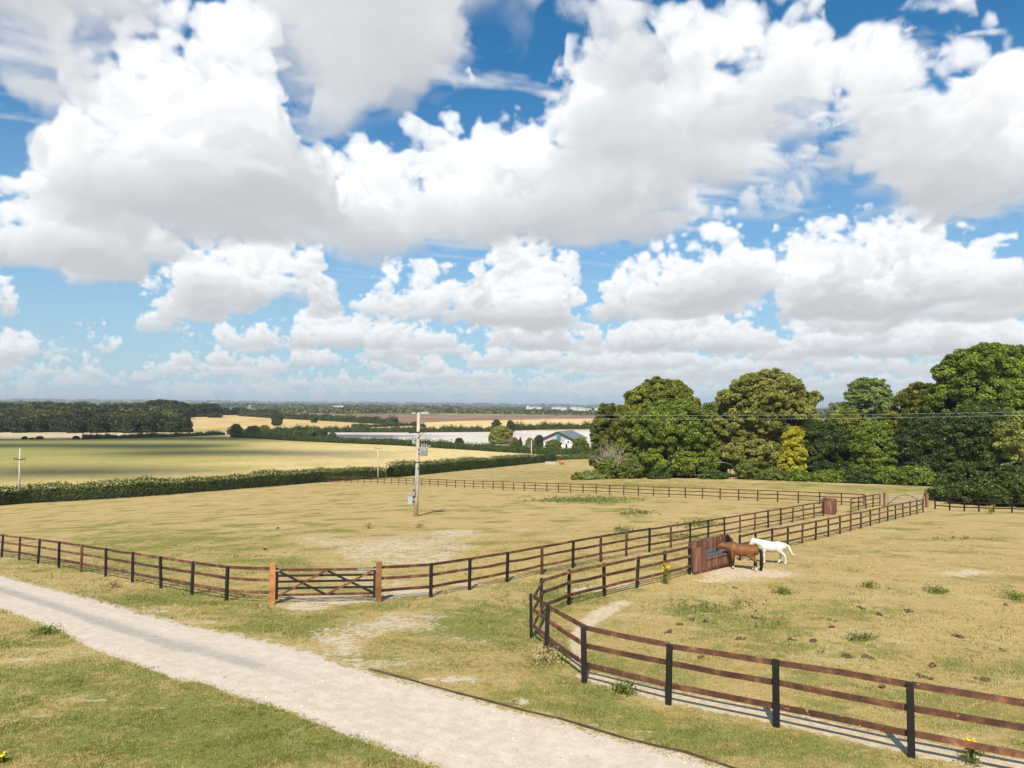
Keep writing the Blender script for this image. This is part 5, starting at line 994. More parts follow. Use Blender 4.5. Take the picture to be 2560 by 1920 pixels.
# ------------------------------------------------------------------ barn, house, cars by the lane
M_ROOF=m_simple('slate_grey_roof',(.115,.145,.165),.6,.4,0,.1,.6)
M_CLAD=m_simple('grey_cladding',(.40,.38,.38),.85,.2,0,.08,.8)
M_RENDER=m_simple('white_render',(.80,.78,.74),.85,.2,0,.05,.8)
M_TEAL=m_simple('teal_shutter',(.035,.19,.27),.5,.4,0,.1,3)
M_GLASS=NT('dark_window'); M_GLASS=(lambda t:t.done(t.pbsdf((.02,.03,.035),.08,.6)))(M_GLASS)
M_BRICK=m_simple('red_brick',(.15,.075,.055),.9,.1,0,.25,5)
M_TILE=m_simple('brown_tiles',(.13,.085,.07),.85,.1,0,.2,3)
M_TRIM=m_simple('dark_trim',(.03,.03,.032),.7,.3)
def barn():
    d=325; b=at_d(1396,d); k=d/F; W=80*k; ex=W/2; ez=(pxm(1356,1096.5,d).z-b.z); rz=(pxm(1398,1079.5,d).z-b.z); L=20.0
    base=b.z; root=empty('barn',b,-.42,'grey gabled barn with slate roof, white base and teal doors','barn')
    lo=ez*.46
    def gable(y,h0,mat,nm):
        m=MB(); th=.2; V=[]; prof=[(-ex,h0),(ex,h0),(ex,ez),(0,rz),(-ex,ez)]
        V=[(x,y,z) for x,z in prof]+[(x,y+th,z) for x,z in prof]; Fc=[(0,1,2,3,4),(9,8,7,6,5)]+[(i,i+5,(i+1)%5+5,(i+1)%5) for i in range(5)]; m.add(V,Fc); return m.build(nm,mat,root)
    gable(0,lo,M_CLAD,'front_gable'); gable(L-.2,-1,M_CLAD,'rear_gable')
    m=MB(); m.box((-ex*.62,.15,lo/2-.5),(ex*.66,.34,lo+1)); m.box((ex*.05,.15,lo/2-.5),(ex*.10,.34,lo+1)); m.box((ex*.33,.15,lo/2-.5),(ex*.3,.34,lo+1)); m.box((ex*.80,.15,lo/2-.5),(ex*.40,.34,lo+1)); m.build('white_base',M_RENDER,root)
    m=MB(); m.box((-ex*.11,.3,lo/2-.5),(ex*.24,.1,lo+1)); m.build('doorway',M_TRIM,root)
    for s in (-1,1):
        m=MB(); m.box((s*(ex-.1),L/2,ez/2-.5),(.2,L-.44,ez+1)); m.build('side_wall',M_CLAD,root)
        m=MB(); a=Vector((s*(ex+.6),0,ez-(rz-ez)/ex*.6)); c=Vector((0,0,rz)); n=(c-a); up=Vector((0,0,.22)); y0,y1=-.9,L+.5
        q=[Vector((p.x,y,p.z))+u for u in (Vector(),up) for y in (y0,y1) for p in (a,c)]
        m.add(q,[(0,1,3,2),(4,6,7,5),(0,4,5,1),(2,3,7,6),(0,2,6,4),(1,5,7,3)]); m.build('roof_slope',M_ROOF,root)
        m=MB(); m.beam(Vector((a.x,y0-.03,a.z+.02)),Vector((s*.05,y0-.03,c.z+.02)),.06,.42); m.build('barge_board',M_TRIM,root)
    m=MB(); w=11.5*k; zt=pxm(1398,1088,d).z-b.z; zb=pxm(1398,1102.5,d).z-b.z
    for s in (-1,1): m.box((s*w*.255+ex*.04,-.07,(zt+zb)/2),(w*.49,.10,zt-zb))
    dr=m.build('teal_door',M_TEAL,root)
    m=MB(); 
    for u in (-.36,-.12,.12,.36): m.box((w*u+ex*.04,-.13,(zt+zb)/2),(.05,.03,zt-zb-.1))
    m.build('batten',M_TEAL,dr)
    for u,w2,h2,z in ((-.46,.24,.9,.70),(.62,.36,1.0,.66)):
        m=MB(); zc=ez*(.55+.42*(1-abs(u))); m.box((ex*u,-.05,zc),(ex*w2,.08,1.5)); p=m.build('panel',M_RENDER,root); m=MB(); m.box((ex*u+ex*.05,-.11,zc),(ex*w2*.34,.05,.9)); m.build('pane',M_GLASS,p)
barn()
def house():
    d=352; b=at_d(1279,d); k=d/F; root=empty('brick_house',b,.5,'red brick house peeping out behind the light green tree','house'); ex,L=2.6,8.0; h=pxm(1272,1103,d).z-b.z; r=pxm(1272,1093,d).z-b.z
    m=MB(); m.box((0,0,h/2-.5),(2*ex,L,h+1)); m.build('wall',M_BRICK,root)
    for y in (-L/2+.0,L/2-.2):
        m=MB(); V=[(x,yy,z) for yy in (y,y+.2) for x,z in ((-ex,h+.001),(ex,h+.001),(0,r))]; m.add(V,[(0,1,2),(5,4,3),(0,3,4,1),(1,4,5,2),(2,5,3,0)]); m.build('gable',M_BRICK,root)
    for s in (-1,1):
        m=MB(); a=(s*(ex+.3),h-.12); c=(0,r+.1); V=[(x,y,z+u) for u in (0,.15) for y in (-L/2-.3,L/2+.3) for x,z in (a,c)]; m.add(V,[(0,1,3,2),(4,6,7,5),(0,4,5,1),(2,3,7,6),(0,2,6,4),(1,5,7,3)]); rf=m.build('roof_slope',M_TILE,root)
    m=MB(); m.box((1.2,2,r+.4),(.8,.8,1.6)); m.build('chimney',M_BRICK,root)
    for x in (-1.3,1.3):
        for z in (1.3,):
            m=MB(); m.box((x,-L/2-.03,z),(1.1,.08,1.2)); f=m.build('window',M_RENDER,root); m=MB(); m.box((x,-L/2-.08,z),(.9,.04,1.0)); m.build('pane',M_GLASS,f)
house()
def car(px,d,rz,col,label):
    b=at_d(px,d); root=empty('parked_car',b,rz,label,'car','cars by the lane'); mb=m_simple('car_paint',col,.3,.5,0,.05)
    prof=[(-2.1,.35),(-2.15,.75),(-1.9,.92),(-1.0,.98),(-.45,1.45),(.9,1.48),(1.7,1.0),(2.1,.9),(2.15,.35)]
    m=MB(); V=[(x,-.85,z) for x,z in prof]+[(x,.85,z) for x,z in prof]; n=len(prof); m.add(V,[tuple(range(n-1,-1,-1)),tuple(range(n,2*n))]+[(i,(i+1)%n,(i+1)%n+n,i+n) for i in range(n)]); m.build('body',mb,root,bevel=.05)
    for s in (-.87,.87):
        m=MB(); m.box((.2,s,1.2),(1.9,.02,.34)); m.build('window',M_GLASS,root)
    for x in (-1.35,1.35):
        for s in (-.82,.82):
            m=MB(); m.tube([(x,s-.09,.32),(x,s+.09,.32)],.32,14); m.build('wheel',M_DARK,root)
car(1338,322,.1,(.02,.025,.035),'dark parked car seen over the lane hedge before the barn')
car(1322,323,.2,(.35,.35,.36),'grey parked car left of the dark one over the lane hedge')
car(1274,325,.0,(.75,.75,.75),'white car parked at the foot of the brick house')
# far white sheds and houses of the town
def shed(px,py,d,w,h,L,label,col=(.5,.5,.48),rcol=None):
    b=at_d(px,d); z=pxm(px,py,d).z; root=empty('farm_shed',Vector((b.x,b.y,min(b.z,z))),0,label,'shed','buildings of the distant town'); z0=max(z-b.z,0)
    mw=m_simple('pale_sheeting',col,.8,.2); mr=m_simple('shed_roof',rcol or vary(col,.8),.7,.3)
    m=MB(); m.box((0,L/2,(h+z0)/2),(w,L,h+z0)); m.build('wall',mw,root)
    m=MB(); V=[(x,y,zz) for y in (-.4,L+.4) for x,zz in ((-w/2-.5,h+z0+.01),(w/2+.5,h+z0+.01),(0,h*1.35+z0))]; m.add(V,[(0,1,2),(5,4,3),(0,3,4,1),(1,4,5,2),(2,5,3,0)]); m.build('roof',mr,root)
    m=MB(); m.box((w*.1,-.06,z0+h*.4),(w*.2,.1,h*.75)); m.build('door',M_GREY,root)
K=F
for i,(px,py,d,wp,hp,lab,rc) in enumerate(((1062,1034,1330,18,4,'long low white house in front of the town trees, right of the pole top',(.3,.3,.32)),(1034,1035,1330,9,3.5,'small white house left of the pole top',(.3,.25,.22)),
  (912,1031.5,1480,12,3,'white house among the copses left of the transformer pole',None),(860,1029,1500,16,2.5,'pale long shed at the edge of the far copses',None),(845,1016.5,2300,26,2.2,'pale far block beyond the dark woodland, left',None),
  (1398,1022,1900,38,3.5,'long white industrial shed, left half of the pair on the skyline',(.62,.62,.6)),(1462,1025.5,1850,34,4.5,'blue roofed industrial shed, below the long white one',(.25,.42,.47)),(1500,1024,1800,26,4,'white industrial shed right of the blue roofed one',None),(1440,1021,2100,30,3,'grey industrial shed behind the blue roofed one',(.5,.5,.5)),
  (1400,1037,1450,22,3,'white house row below the long white shed',None),(1335,1020,2300,40,2.5,'far pale roofs behind the town trees',None),(1188,1027,1700,16,2,'small pale roof in the middle of the town trees',(.3,.2,.16)))):
    shed(px,py,d,wp/K*d,hp/K*d,12,lab,(.50,.50,.48),rc)
def tower():
    d=2500; b=at_d(1320,d); h=pxm(1320,1014.5,d).z-b.z; root=empty('water_tower',b,0,'tiny white tower on the skyline above the town','tower'); m=MB(); m.lathe((0,0,0),[(1.6,0),(1.6,h*.7)],10); m.build('shaft',M_RENDER,root); m=MB(); m.lathe((0,0,h*.7),[(1.6,0),(4.2,2),(4.2,h*.3-1),(1,h*.3)],12); m.build('tank',M_RENDER,root)
tower()
# ------------------------------------------------------------------ things in the far paddock
tq=at(1376,1160.5); 
def conc_trough():
    root=trough(tq,-.05,3.9,1.0,.95,'pale concrete trough lying in the field beyond the far fence',m_simple('pale_concrete',(.42,.38,.31),.9,.1),water=False); return root
conc_trough()
def bale():
    p=at(1404,1161); m=MB(); m.tube([(-.75,0,.7),(-.70,0,.7),(.70,0,.7),(.75,0,.7)],[.74,.8,.8,.74],18); t=NT('hay'); w=t.noise(9,t.vscale(t.obj(),(6,1,1)),4,.7); o=m.build('hay_bale',t.done(t.pbsdf(t.ramp(w,[(.3,(.30,.14,.06)),(.7,(.50,.27,.13))]),.95,.05)),smooth=False); o.location=p; o.rotation_euler=(0,0,.5); tag(o,'orange brown hay bale next to the pale concrete trough','bale')
bale()
def tank():
    p=at(1141,1176); root=empty('water_tank',p,0,'whitish caged water tank in front of the hawthorn hedge','tank'); t=NT('cloudy_plastic'); mt=t.done(t.pbsdf((.40,.43,.40),.35,.4)); m=MB(); m.box((0,0,.72),(1.5,1.0,1.2)); m.build('tank',mt,root,bevel=.06)
    m=MB(); m.box((0,0,.07),(1.6,1.1,.12)); m.build('pallet',M_BOARD,root); m=MB(); m.lathe((0,0,1.32),[(.16,0),(.16,.07)],10); m.build('lid',M_DARK,root)
    for k in range(6):
        x=-.75+.3*k; m=MB(); m.tube([(x,-.53,.12),(x,-.53,1.36),(x,.53,1.36),(x,.53,.12)],.014,5); m.build('cage_bar',M_GREY,root)
tank()
M_CLAD_DULL=m_simple('dull_sheet',(.16,.16,.15),.8,.2)
def shelter():
    p=at_d(1800,127); p.z=ht(p.x,p.y); root=empty('animal_shelter',p,0,'small dark shelter with a domed grey roof tucked under the trees','shelter')
    for x in (-1.6,1.6):
        for y in (-.9,.9):
            m=MB(); m.box((x,y,.9),(.14,.14,2.2)); m.build('post',M_POST,root)
    m=MB(); n=10; V=[];Fc=[]
    for k in range(n+1):
        a=math.pi*k/n; V+=[(-2.1*math.cos(a),y,2.0+.95*math.sin(a)+dz) for y in (-1.3,1.3) for dz in (0,.06)]
    for k in range(n):
        q=k*4; Fc+=[(q,q+4,q+6,q+2),(q+1,q+3,q+7,q+5),(q,q+1,q+5,q+4),(q+2,q+6,q+7,q+3)]
    Fc+=[(0,2,3,1),(n*4,n*4+1,n*4+3,n*4+2)]; m.add(V,Fc); m.build('roof',M_CLAD_DULL,root)
    m=MB(); m.box((0,.9,.9),(3.2,.06,1.9)); m.build('back_wall',M_POST,root)
    m=MB(); m.box((.8,-.2,.55),(1.2,.9,1.0)); m.build('hay_rack',M_DARK,root)
shelter()
# ------------------------------------------------------------------ horses: one smooth body surface grown round a skeleton
def smin(a,b,k): 
    h=np.clip(.5+.5*(b-a)/k,0,1); return b*(1-h)+a*h-k*h*(1-h)
def sdf_caps(P,caps,k):
    D=None
    for (a,b,ra,rb) in caps:
        a=np.array(a);b=np.array(b); ab=b-a; t=np.clip(((P-a)@ab)/max(ab@ab,1e-9),0,1); d=np.linalg.norm(P-a-t[...,None]*ab,axis=-1)-(ra+(rb-ra)*t); D=d if D is None else smin(D,d,k)
    return D
def surface_nets(fn,lo,hi,h):
    lo=np.array(lo,float); n=np.ceil((np.array(hi)-lo)/h).astype(int)+1
    g=[lo[i]+np.arange(n[i])*h for i in range(3)]; P=np.stack(np.meshgrid(*g,indexing='ij'),-1); D=fn(P); S=D<0
    c=[S[i:n[0]-1+i,j:n[1]-1+j,k:n[2]-1+k] for i in (0,1) for j in (0,1) for k in (0,1)]; cnt=sum(x.astype(int) for x in c); act=(cnt>0)&(cnt<8)
    idx=-np.ones(act.shape,int); A=np.argwhere(act); idx[tuple(A.T)]=np.arange(len(A)); acc=np.zeros((len(A),3)); num=np.zeros(len(A))
    cor=[(i,j,k) for i in (0,1) for j in (0,1) for k in (0,1)]
    for a in range(8):
        for b in range(a+1,8):
            if sum(abs(cor[a][q]-cor[b][q]) for q in range(3))!=1: continue
            ia=A+np.array(cor[a]); ib=A+np.array(cor[b]); da=D[tuple(ia.T)]; db=D[tuple(ib.T)]; m=(da<0)!=(db<0); t=np.where(m,da/(da-db+1e-12),0)[:,None]; p=P[tuple(ia.T)]*(1-t)+P[tuple(ib.T)]*t; acc+=np.where(m[:,None],p,0); num+=m
    V=acc/num[:,None]; Fc=[]
    for ax in range(3):
        o1,o2=[(1,2),(2,0),(0,1)][ax]; s0=[slice(None)]*3; s1=[slice(None)]*3; s0[ax]=slice(0,-1); s1[ax]=slice(1,None); cr=S[tuple(s0)]!=S[tuple(s1)]
        E=np.argwhere(cr); ok=(E[:,o1]>0)&(E[:,o2]>0)&(E[:,o1]<n[o1]-1)&(E[:,o2]<n[o2]-1); E=E[ok]; fl=S[tuple(E.T)]
        q=[]
        for (u,v) in ((-1,-1),(0,-1),(0,0),(-1,0)):
            C=E.copy(); C[:,o1]+=u; C[:,o2]+=v; q.append(idx[tuple(C.T)])
        Q=np.stack(q,1); Q=np.where(fl[:,None],Q,Q[:,::-1]); Fc.append(Q[(Q>=0).all(1)])
    return V,np.concatenate(Fc)
def horse(loc,yaw,sc,label,coat,points,mane,head,legs,tail,socks=None,seed=1):
    """head: (poll, muzzle) in x,z ; legs: x shift of the four hooves"""
    root=empty('horse',loc,yaw,label,'horse'); root.scale=(sc,sc,sc)
    (px_,pz),(mx,mz)=head
    caps=[((.40,0,1.02),(.05,0,1.0),.29,.325),((.05,0,1.0),(-.40,0,1.04),.325,.30),((-.40,0,1.02),(-.66,0,1.07),.32,.22),((.42,0,1.22),(.20,0,1.24),.15,.12),((-.35,0,1.24),(-.62,0,1.20),.13,.12),((.50,0,.98),(.62,0,.95),.23,.15),
      ((.46,0,1.12),(px_-.06,0,pz-.12),.25,.14),((.42,0,1.28),(px_-.05,0,pz-.02),.13,.085),((px_-.03,0,pz-.08),(px_+(mx-px_)*.35,0,pz+(mz-pz)*.35-.03),.150,.140),((px_+(mx-px_)*.25,0,pz+(mz-pz)*.25),(mx,0,mz),.128,.085)]
    for s in (-1,1):
        y=.155*s
        dx=legs[0 if s<0 else 1]; caps+=[((.44,y*.9,1.0),(.45,y,.80),.165,.115),((.45,y,.80),(.47+dx*.5,y*.95,.44),.098,.058),((.47+dx*.5,y*.95,.46),(.45+dx,y*.92,.14),.058,.040),((.45+dx,y*.92,.14),(.50+dx,y*.92,.05),.048,.058)]
        dx=legs[2 if s<0 else 3]; caps+=[((-.54,y*.8,1.06),(-.42,y*1.05,.82),.215,.15),((-.44,y*1.05,.86),(-.66+dx*.5,y*.95,.52),.145,.070),((-.66+dx*.5,y*.95,.54),(-.64+dx,y*.92,.15),.062,.042),((-.64+dx,y*.92,.15),(-.58+dx,y*.92,.05),.050,.060)]
        e=np.array([px_-.02,0,pz+.02]); caps+=[(tuple(e+[0,.055*s,0]),tuple(e+[.02,.085*s,.15]),.035,.012)]
    def fn(P):
        d=sdf_caps(P,caps,.05); return np.maximum(d,.005-P[...,2])
    V,Fc=surface_nets(fn,(-1.1,-.48,-.03),(1.7,.48,1.9),.026)
    z=V[:,2]; x=V[:,0]; c=np.tile(np.array(coat,float),(len(V),1)); rng=np.random.default_rng(seed)
    if points is not None:
        t=np.clip((.62-z)/.16,0,1)[:,None]; c=c*(1-t)+np.array(points)*t
        hl=np.array([mx-px_,mz-pz]); tt=((x-px_)*hl[0]+(z-pz)*hl[1])/(hl@hl); t=(np.clip((tt-.72)/.2,0,1)*(x>px_-.05))[:,None]; c=c*(1-t*.8)+np.array(points)*t*.8
        t=np.clip((z-1.24)/.12,0,1)[:,None]*.45; c=c*(1-t)+np.array(points)*t
        t=np.clip((.86-z)/.12,0,1)[:,None]*np.clip((z-.62)/.1,0,1)[:,None]*(np.abs(x)<.4)[:,None]*.35; c=c*(1-t)+np.array(vary(coat,1.5))*t
    if socks is not None:
        for (sx,sy,hz) in socks: m=(np.sign(x)==sx)&(np.sign(V[:,1])==sy)&(z<hz); c[m]=(.62,.56,.48)
    c[z<.065]=(.07,.055,.045) if points is not None else (.30,.26,.2)
    t=NT('coat'); a=t.attr('coat').outputs['Color']; n=t.noise(14,t.obj(),4); mt=t.done(t.pbsdf(t.mix(t.maprange(n,.3,.7,0,.22),a,(0,0,0)),.55,.35))
    np_mesh('body',V,Fc,mt,root,{'coat':('FLOAT_COLOR','POINT',np.c_[c,np.ones(len(c))])},smooth=True)
    mm=m_simple('mane_hair',mane,.7,.3,0,.25,20)
    # mane: locks along the crest
    m=MB(); w=np.array([.36,0,1.36]); pl=np.array([px_-.02,0,pz+.06])
    for k in range(34):
        u=k/33; p=w*(1-u)+pl*u; s=-1 if k%5 else 1; L=rng.uniform(.16,.28); p=Vector(p)+Vector((0,0,-.02)); m.tube([p,p+Vector((-.03,s*.09,-.02)),p+Vector((-.05,s*.125,-L))],[.028,.035,.008],5)
    for k in range(6): m.tube([Vector(pl)+Vector((.0,(k-2.5)*.015,.03)),Vector((px_+(mx-px_)*.2+.09,(k-2.5)*.02,pz+(mz-pz)*.2+.09)),Vector((px_+(mx-px_)*.38+.08,(k-2.5)*.022,pz+(mz-pz)*.38+.05))],[.03,.03,.008],5)
    m.build('mane',mm,root,smooth=True)
    m=MB()
    for k in range(22):
        j=lambda q:Vector(rng.normal(0,q,3)); pts=[Vector(p)+j(.012+.03*i/len(tail)) for i,p in enumerate(tail)]; m.tube(pts,[.035]+[.042]*(len(pts)-2)+[.008],5)
    m.build('tail',mm,root,smooth=True)
    for s in (-1,1):
        ex=px_+(mx-px_)*.30; ez=pz+(mz-pz)*.30; m=MB(); m.lathe((ex,s*.118,ez),[(.006,-.022),(.022,-.012),(.022,.012),(.006,.022)],8); m.build('eye',M_DARK,root,smooth=True)
    return root
hb=at(1855,1423.5)
horse(Vector((hb.x,hb.y,ht(hb.x,hb.y))),math.atan2(.52,-.85),.85,'bay brown horse with black tail, head lowered into the boarded trough box',(.205,.084,.028),(.022,.014,.010),(.012,.009,.008),((1.04,1.24),(1.30,.92)),(.02,-.05,.05,-.14),[(-.80,0,1.20),(-.95,0,1.10),(-1.0,0,.75),(-.98,0,.40),(-.96,0,.10)],socks=[(1,-1,.24),(1,1,.16),(-1,-1,.26),(-1,1,.26)],seed=3)
hw_=at(1929,1409)
horse(Vector((hw_.x,hw_.y,ht(hw_.x,hw_.y))),math.atan2(.22,-.97),.78,'white horse with cream tail standing behind the brown one, facing the trough',(.66,.63,.57),None,(.74,.62,.40),((1.00,1.40),(1.27,1.02)),(.06,-.02,.16,-.16),[(-.80,0,1.20),(-.97,-.02,1.12),(-1.06,-.04,.85),(-1.16,-.06,.62),(-1.36,-.08,.46)],seed=4)
# ------------------------------------------------------------------ wild flowers, tussocks, dung
def ragwort(px,py,h,w,yellow,label,seed,dry=False):
    yellow=int(yellow*.7)
    p=at(px,py); rng=np.random.default_rng(seed); root=empty('ragwort_plant',p,0,label,'wild plant','yellow weeds in the paddocks'); m=MB(); tops=[]
    for k in range(9):
        a=rng.uniform(0,6.28); r=rng.uniform(.1,1)*w*.5; t=Vector((math.cos(a)*r,math.sin(a)*r,h*rng.uniform(.65,1))); m.tube([(0,0,0),t*.5+Vector((0,0,h*.1)),t],[.012,.009,.005],4); tops.append(t)
    m.build('stem',LEAF_STEM,root)
    n=int(200*w/.5); P=rng.normal(0,1,(n,3))*np.array([w*.3,w*.3,h*.22])+np.array([0,0,h*.40]); P[:,2]=np.abs(P[:,2])*.9; V,Fc=leaf_quads(P,rng.standard_normal((n,3))+np.array([0,0,.5]),np.full(n,.045),rng,.4); np_mesh('leaves',V,Fc,LEAF['dryleaf' if dry else 'lime'],root,{'tint':('FLOAT','FACE',np.clip(rng.normal(.55,.2,n),0,1))})
    if yellow:
        Q=np.concatenate([np.array(t)+rng.normal(0,1,(yellow,3))*np.array([w*.10,w*.10,.03]) for t in tops]); V,Fc=leaf_quads(Q,rng.standard_normal((len(Q),3))*.4+np.array([0,-.4,1]),np.full(len(Q),.019),rng,.9); np_mesh('flower_heads',V,Fc,M_YELLOW,root,{'tint':('FLOAT','FACE',np.full(len(Q),.5))})
M_YELLOW=m_simple('yellow_petals',(.85,.52,.02),.8,.1); LEAF_STEM=m_simple('green_stem',(.12,.13,.03),.8,.1)
ragwort(1664,1460,.8,.35,14,'tall yellow ragwort in front of the curved fence, left of the trough box',1)
ragwort(1958,1484,.32,.7,1,'yellow green tussock on the grass below the white horse',2)
ragwort(2173,1469,.30,.50,1,'small yellow green tussock in the middle of the horse paddock',3)
ragwort(2341,1483,.32,.70,1,'wide yellow green tussock right of the small middle one',4)
ragwort(2538,1499,.36,.9,1,'yellow green tussock at the right frame edge',5)
ragwort(2478,1285,.8,.5,14,'yellow flowered weed just before the dark back fence',6)
ragwort(1562,1732,.28,.5,1,'pale green weed tuft beside the near railed fence shadow',7)
ragwort(2432,1912,.42,.28,7,'yellow flower plant in the bottom corner below the nearest rails',8)
ragwort(662,1375,.2,.22,4,'little yellow flower left of the bare chalk in the grass paddock',9)
ragwort(695,1322,.2,.2,4,'faint yellow flower upper left of the bare chalk',10)
ragwort(921,1322,.55,.9,0,'dry brown weed clump above the bare chalk patch',11,True)
ragwort(1048,1320,.4,.7,0,'second dry brown clump nearer the transformer pole',12,True)
ragwort(1360,1652,.45,.8,0,'dry straw grass tuft at the foot of the fence corner',13,True)
ragwort(5,1905,.12,.16,4,'tiny orange flower in the lawn corner by the track',14)
ragwort(285,1470,.35,.4,0,'dry grass tuft below the railed front fence',15,True)
ragwort(115,1585,.28,.55,0,'leafy weed on the lawn edge where the track enters',16)
M_DUNG=m_simple('dung',(.11,.078,.048),.95,.1,0,.3,8)
def dung(px,py,n,w,seed,label='dark pile of horse dung on the paddock grass'):
    p=at(px,py); rng=np.random.default_rng(seed); m=MB()
    for k in range(n):
        q=Vector((rng.normal(0,w*.36),rng.normal(0,w*.22),0)); s=rng.uniform(.03,.055); z=rng.uniform(0,.07)*max(0,1-q.length/w); m.lathe(q+Vector((0,0,z)),[(s*.4,-.02),(s,.01),(s*.95,s*.5),(s*.4,s*.9)],6)
    o=m.build('dung_pile',M_DUNG,smooth=True); o.location=p; o.rotation_euler=(0,0,rng.uniform(0,6)); tag(o,label,'dung','dung piles in the horse paddock')
for i,(x,y,n,w) in enumerate(((660,890,16,.55),(375,912,9,.35),(578,1012,14,.5),(168,972,14,.5),(222,926,9,.35),(296,898,9,.3),(1000,1024,10,.4),(1110,942,9,.32),(1105,904,7,.4),(1376,872,10,.35),(1185,1110,22,.8),(1305,1116,20,.7),(1835,997,22,.8),(1985,1247,12,.35),(1400,1293,7,.22),(1548,852,14,.5),(1270,832,14,.5),(345,1117,7,.25),(1035,1082,5,.22),(2112,816,6,.3),(1680,1165,12,.5),(1640,1232,9,.4),(880,1018,6,.3),(1430,720,4,.3),(545,716,4,.25),(1800,398,5,.4),(1735,370,8,.6),(2090,1075,6,.3))):
    dung(*R3(x,y),max(3,int(n*.7)),min(w*.5,.24),i)
# ------------------------------------------------------------------ grass: tufts thick in front, thinning with distance
M_GRASS=m_leaf('grass_blades',(.15,.175,.032),(.28,.265,.075),(.46,.37,.14),.25)
def grass_field():
    rng=np.random.default_rng(9); N=170000
    u=rng.random(N); d=10.0*(60/10.)**(u**1.15); a=np.radians(rng.uniform(-41,41,N)); X=d*np.sin(a);Y=d*np.cos(a); Z=HT(X,Y); PX,PY=proj(X,Y,Z)
    t=track_t(PX,PY); g,c,p=ground_masks(PX,PY,Y)
    nz=np.sin(X*1.9+np.sin(Y*1.3)*2)*np.sin(Y*2.3+np.sin(X*.9)*2)
    k=((t<-.012)|(t>1.012))&(rng.random(N)<np.clip(1-c*1.5-p*1.6,0,1)); k|=((t>0)&(t<.06)|(t>.94)&(t<1))&(rng.random(N)<.30)
    k&=rng.random(N)<(.72+.28*nz)*np.clip((60-d)/42,0,1)*np.where((PX>1500)&(PY>1380),.55,1)
    X,Y,Z,d,g=[v[k] for v in (X,Y,Z,d,g)]; n=len(X); B=5
    hgt=rng.uniform(.02,.06,n)*np.where(nz[k]>.35,1.5,1)*np.clip(d/20,.75,1.25); 
    base=np.stack([X,Y,Z],1)[:,None]+rng.normal(0,1,(n,B,3))*np.array([.045,.045,0])*np.clip(d/18,.8,2)[:,None,None]
    an=rng.uniform(0,6.28,(n,B)); ln=rng.uniform(.2,1.0,(n,B)); H=hgt[:,None]*rng.uniform(.6,1.2,(n,B))
    tip=base+np.stack([np.cos(an)*H*ln,np.sin(an)*H*ln,H],-1); wd=.005*np.clip(d/12,1,3)[:,None]; sd=np.stack([-np.sin(an)*wd,np.cos(an)*wd,0*an],-1)
    V=np.stack([base-sd,base+sd,tip],2).reshape(-1,3); Fc=np.arange(len(V)).reshape(-1,3)
    ph=g+rng.normal(0,.22,n)+nz[k]*.18; tint=np.clip(1.0-ph[:,None]*1.25+rng.normal(0,.13,(n,B)),0,1).ravel()
    o=np_mesh('grass',V,Fc,M_GRASS,None,{'tint':('FLOAT','FACE',tint)}); tag(o,'short dry and green grass blades over verge and paddocks','grass',kind='stuff')
grass_field()
M_WEED=m_leaf('weed_leaf',(.07,.10,.02),(.14,.17,.045),(.24,.25,.08))
def weeds():
    rng=np.random.default_rng(10); Ps=[]
    for (cx,cy,rx,ry,n) in ((1480,1250,120,7,900),(1400,1252,45,4,220),(1590,1283,50,6,260),(1750,1312,55,8,360),(1700,1345,50,7,220),(1555,1326,25,6,160),(1900,1560,60,14,160),(1760,1527,90,16,420),(2150,1598,34,7,220),(1385,1490,110,16,200),(1860,1510,40,8,120),(2400,1350,60,5,60)):
        for _ in range(int(n*.25)):
            q=at_fast(cx+rng.normal(0,rx*.6),cy+rng.normal(0,ry*.6)); Ps.append(q)
    P=np.array(Ps); s=np.clip(np.hypot(P[:,0],P[:,1])/330,.035,.22); k=np.repeat(np.arange(len(P)),4); Q=P[k]+rng.normal(0,1,(len(k),3))*np.array([.10,.10,.0])*(s[k][:,None]*6); Q[:,2]+=rng.uniform(.01,.16,len(k)); V,Fc=leaf_quads(Q,rng.standard_normal((len(k),3))*.6+np.array([0,0,1]),s[k]*.55,rng,.55)
    o=np_mesh('weeds',V,Fc,M_WEED,None,{'tint':('FLOAT','FACE',np.clip(rng.normal(.55,.22,len(k)),0,1))}); tag(o,'low green weeds in patches on the dry paddocks','weeds',kind='stuff')
def at_fast(px,py):
    rx,ry,rz=[float(v) for v in ray(px,py)]; zz=HT(rx/ry*_dd,_dd)-ZC; i=int((rz/ry*_dd<=zz).argmax()); d=_dd[i]; return (rx/ry*d,d,zz[i]+ZC)
weeds()
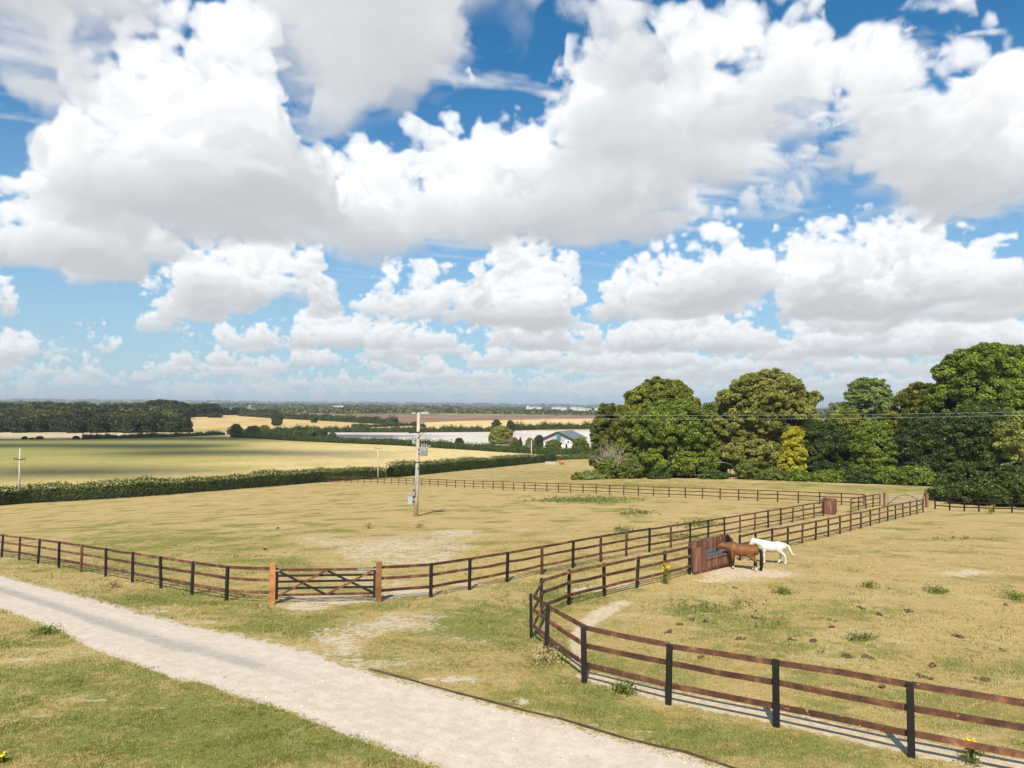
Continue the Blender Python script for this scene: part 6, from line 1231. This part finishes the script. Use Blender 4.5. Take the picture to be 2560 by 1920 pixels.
# loose stones on the track
def stones():
    rng=np.random.default_rng(12); N=900; px=rng.uniform(-50,1800,N); tt=rng.random(N); u=np.interp(px,TRK_UP[:,0],TRK_UP[:,1]); l=np.interp(px,TRK_LO[:,0],TRK_LO[:,1]); py=u+(l-u)*tt; m=py<2000; px,py=px[m],py[m]
    V=[];Fc=[]; b=0; cube=np.array([(-1,-1,-.4),(1,-1,-.4),(1,1,-.4),(-1,1,-.4),(-.6,-.6,.7),(.6,-.6,.7),(.6,.6,.7),(-.6,.6,.7)],float); cf=np.array([(0,3,2,1),(4,5,6,7),(0,1,5,4),(1,2,6,5),(2,3,7,6),(3,0,4,7)])
    for x,y in zip(px,py):
        q=at_fast(x,y); s=abs(rng.normal(0,.008))+.006; r=rng.uniform(0,6.28); R=np.array([[math.cos(r),-math.sin(r),0],[math.sin(r),math.cos(r),0],[0,0,1]]); V.append((cube*rng.uniform(.6,1.3,(8,3))*s)@R.T+np.array(q)); Fc.append(cf+b); b+=8
    t=NT('stones'); c=t.ramp(t.noise(3.1,t.pos(),2),[(.35,(.25,.21,.17)),(.6,(.62,.56,.47))]); o=np_mesh('gravel',np.concatenate(V),np.concatenate(Fc),t.done(t.pbsdf(c,.9,.1))); tag(o,'loose chalk and flint stones on the track','gravel',kind='stuff')
stones()
# ------------------------------------------------------------------ clouds up behind the viewer that shade the valley fields
def clouds_over():
    t=NT('cloud'); d=t.n('ShaderNodeBsdfDiffuse'); d.inputs[0].default_value=(.9,.9,.9,1); tr=t.n('ShaderNodeBsdfTransparent'); mx=t.n('ShaderNodeMixShader'); mx.inputs[0].default_value=.30; t.l(tr.outputs[0],mx.inputs[1]); t.l(d.outputs[0],mx.inputs[2]); mt=t.done(mx.outputs[0])
    rng=np.random.default_rng(21); m=MB(); zc=2600.
    for (px,py,wx,wy) in CLOUD_SHADE:
        g=at(px,py); s=(zc-g.z)/SUN_DIR.z; c=g+SUN_DIR*s
        for k in range(7):
            q=c+Vector((rng.uniform(-.38,.38)*wx,rng.uniform(-.3,.3)*wy,rng.uniform(-6,6))); r=rng.uniform(.20,.30); n=12
            m.lathe(q,[(.01,-.1*wy),(1,0),(.01,.14*wy)],4) if False else None
            V=[];Fc=[]
            for i,(rr,zz) in enumerate(((.25,-1),(.8,-.6),(1,0),(.85,.6),(.3,1))): V+=[q+Vector((math.cos(2*math.pi*j/n)*rr*wx*r,math.sin(2*math.pi*j/n)*rr*wy*r*1.3,zz*min(wx,wy)*.12)) for j in range(n)]
            for i in range(4):
                for j in range(n): Fc.append((i*n+j,i*n+(j+1)%n,(i+1)*n+(j+1)%n,(i+1)*n+j))
            Fc.append(tuple(range(n-1,-1,-1))); Fc.append(tuple(4*n+j for j in range(n))); m.add(V,Fc)
    o=m.build('clouds',mt,smooth=True); tag(o,'small fair weather clouds overhead behind the viewer','cloud',kind='stuff')
CLOUD_SHADE=[(60,1116,150,50),(330,1112,150,40),(640,1131,120,34),(60,1178,75,34),(200,1180,70,26),(500,1135,60,20),(330,1098,200,40),(600,1096,140,34),(60,1098,200,40),(900,1091,110,60)]
clouds_over()
# ------------------------------------------------------------------ air
def haze():
    m=MB(); S=23000; zb=float(_GH.min())+ZC-3; zt=float(_GH.max())+ZC+45; m.box((0,0,(zb+zt)/2),(2*S,2*S,zt-zb)); t=NT('air'); v=t.n('ShaderNodeVolumePrincipled'); v.inputs['Color'].default_value=(.80,.90,1.0,1); v.inputs['Density'].default_value=HAZE; v.inputs['Anisotropy'].default_value=.2; t.l(v.outputs[0],t.out.inputs['Volume']); o=m.build('haze',t.m); tag(o,'thin blue air between the fields and the horizon','haze',kind='stuff')
HAZE=.00011
haze()
print('script %.1fs, %d objects'%(time.time()-T_START,len(bpy.data.objects)))
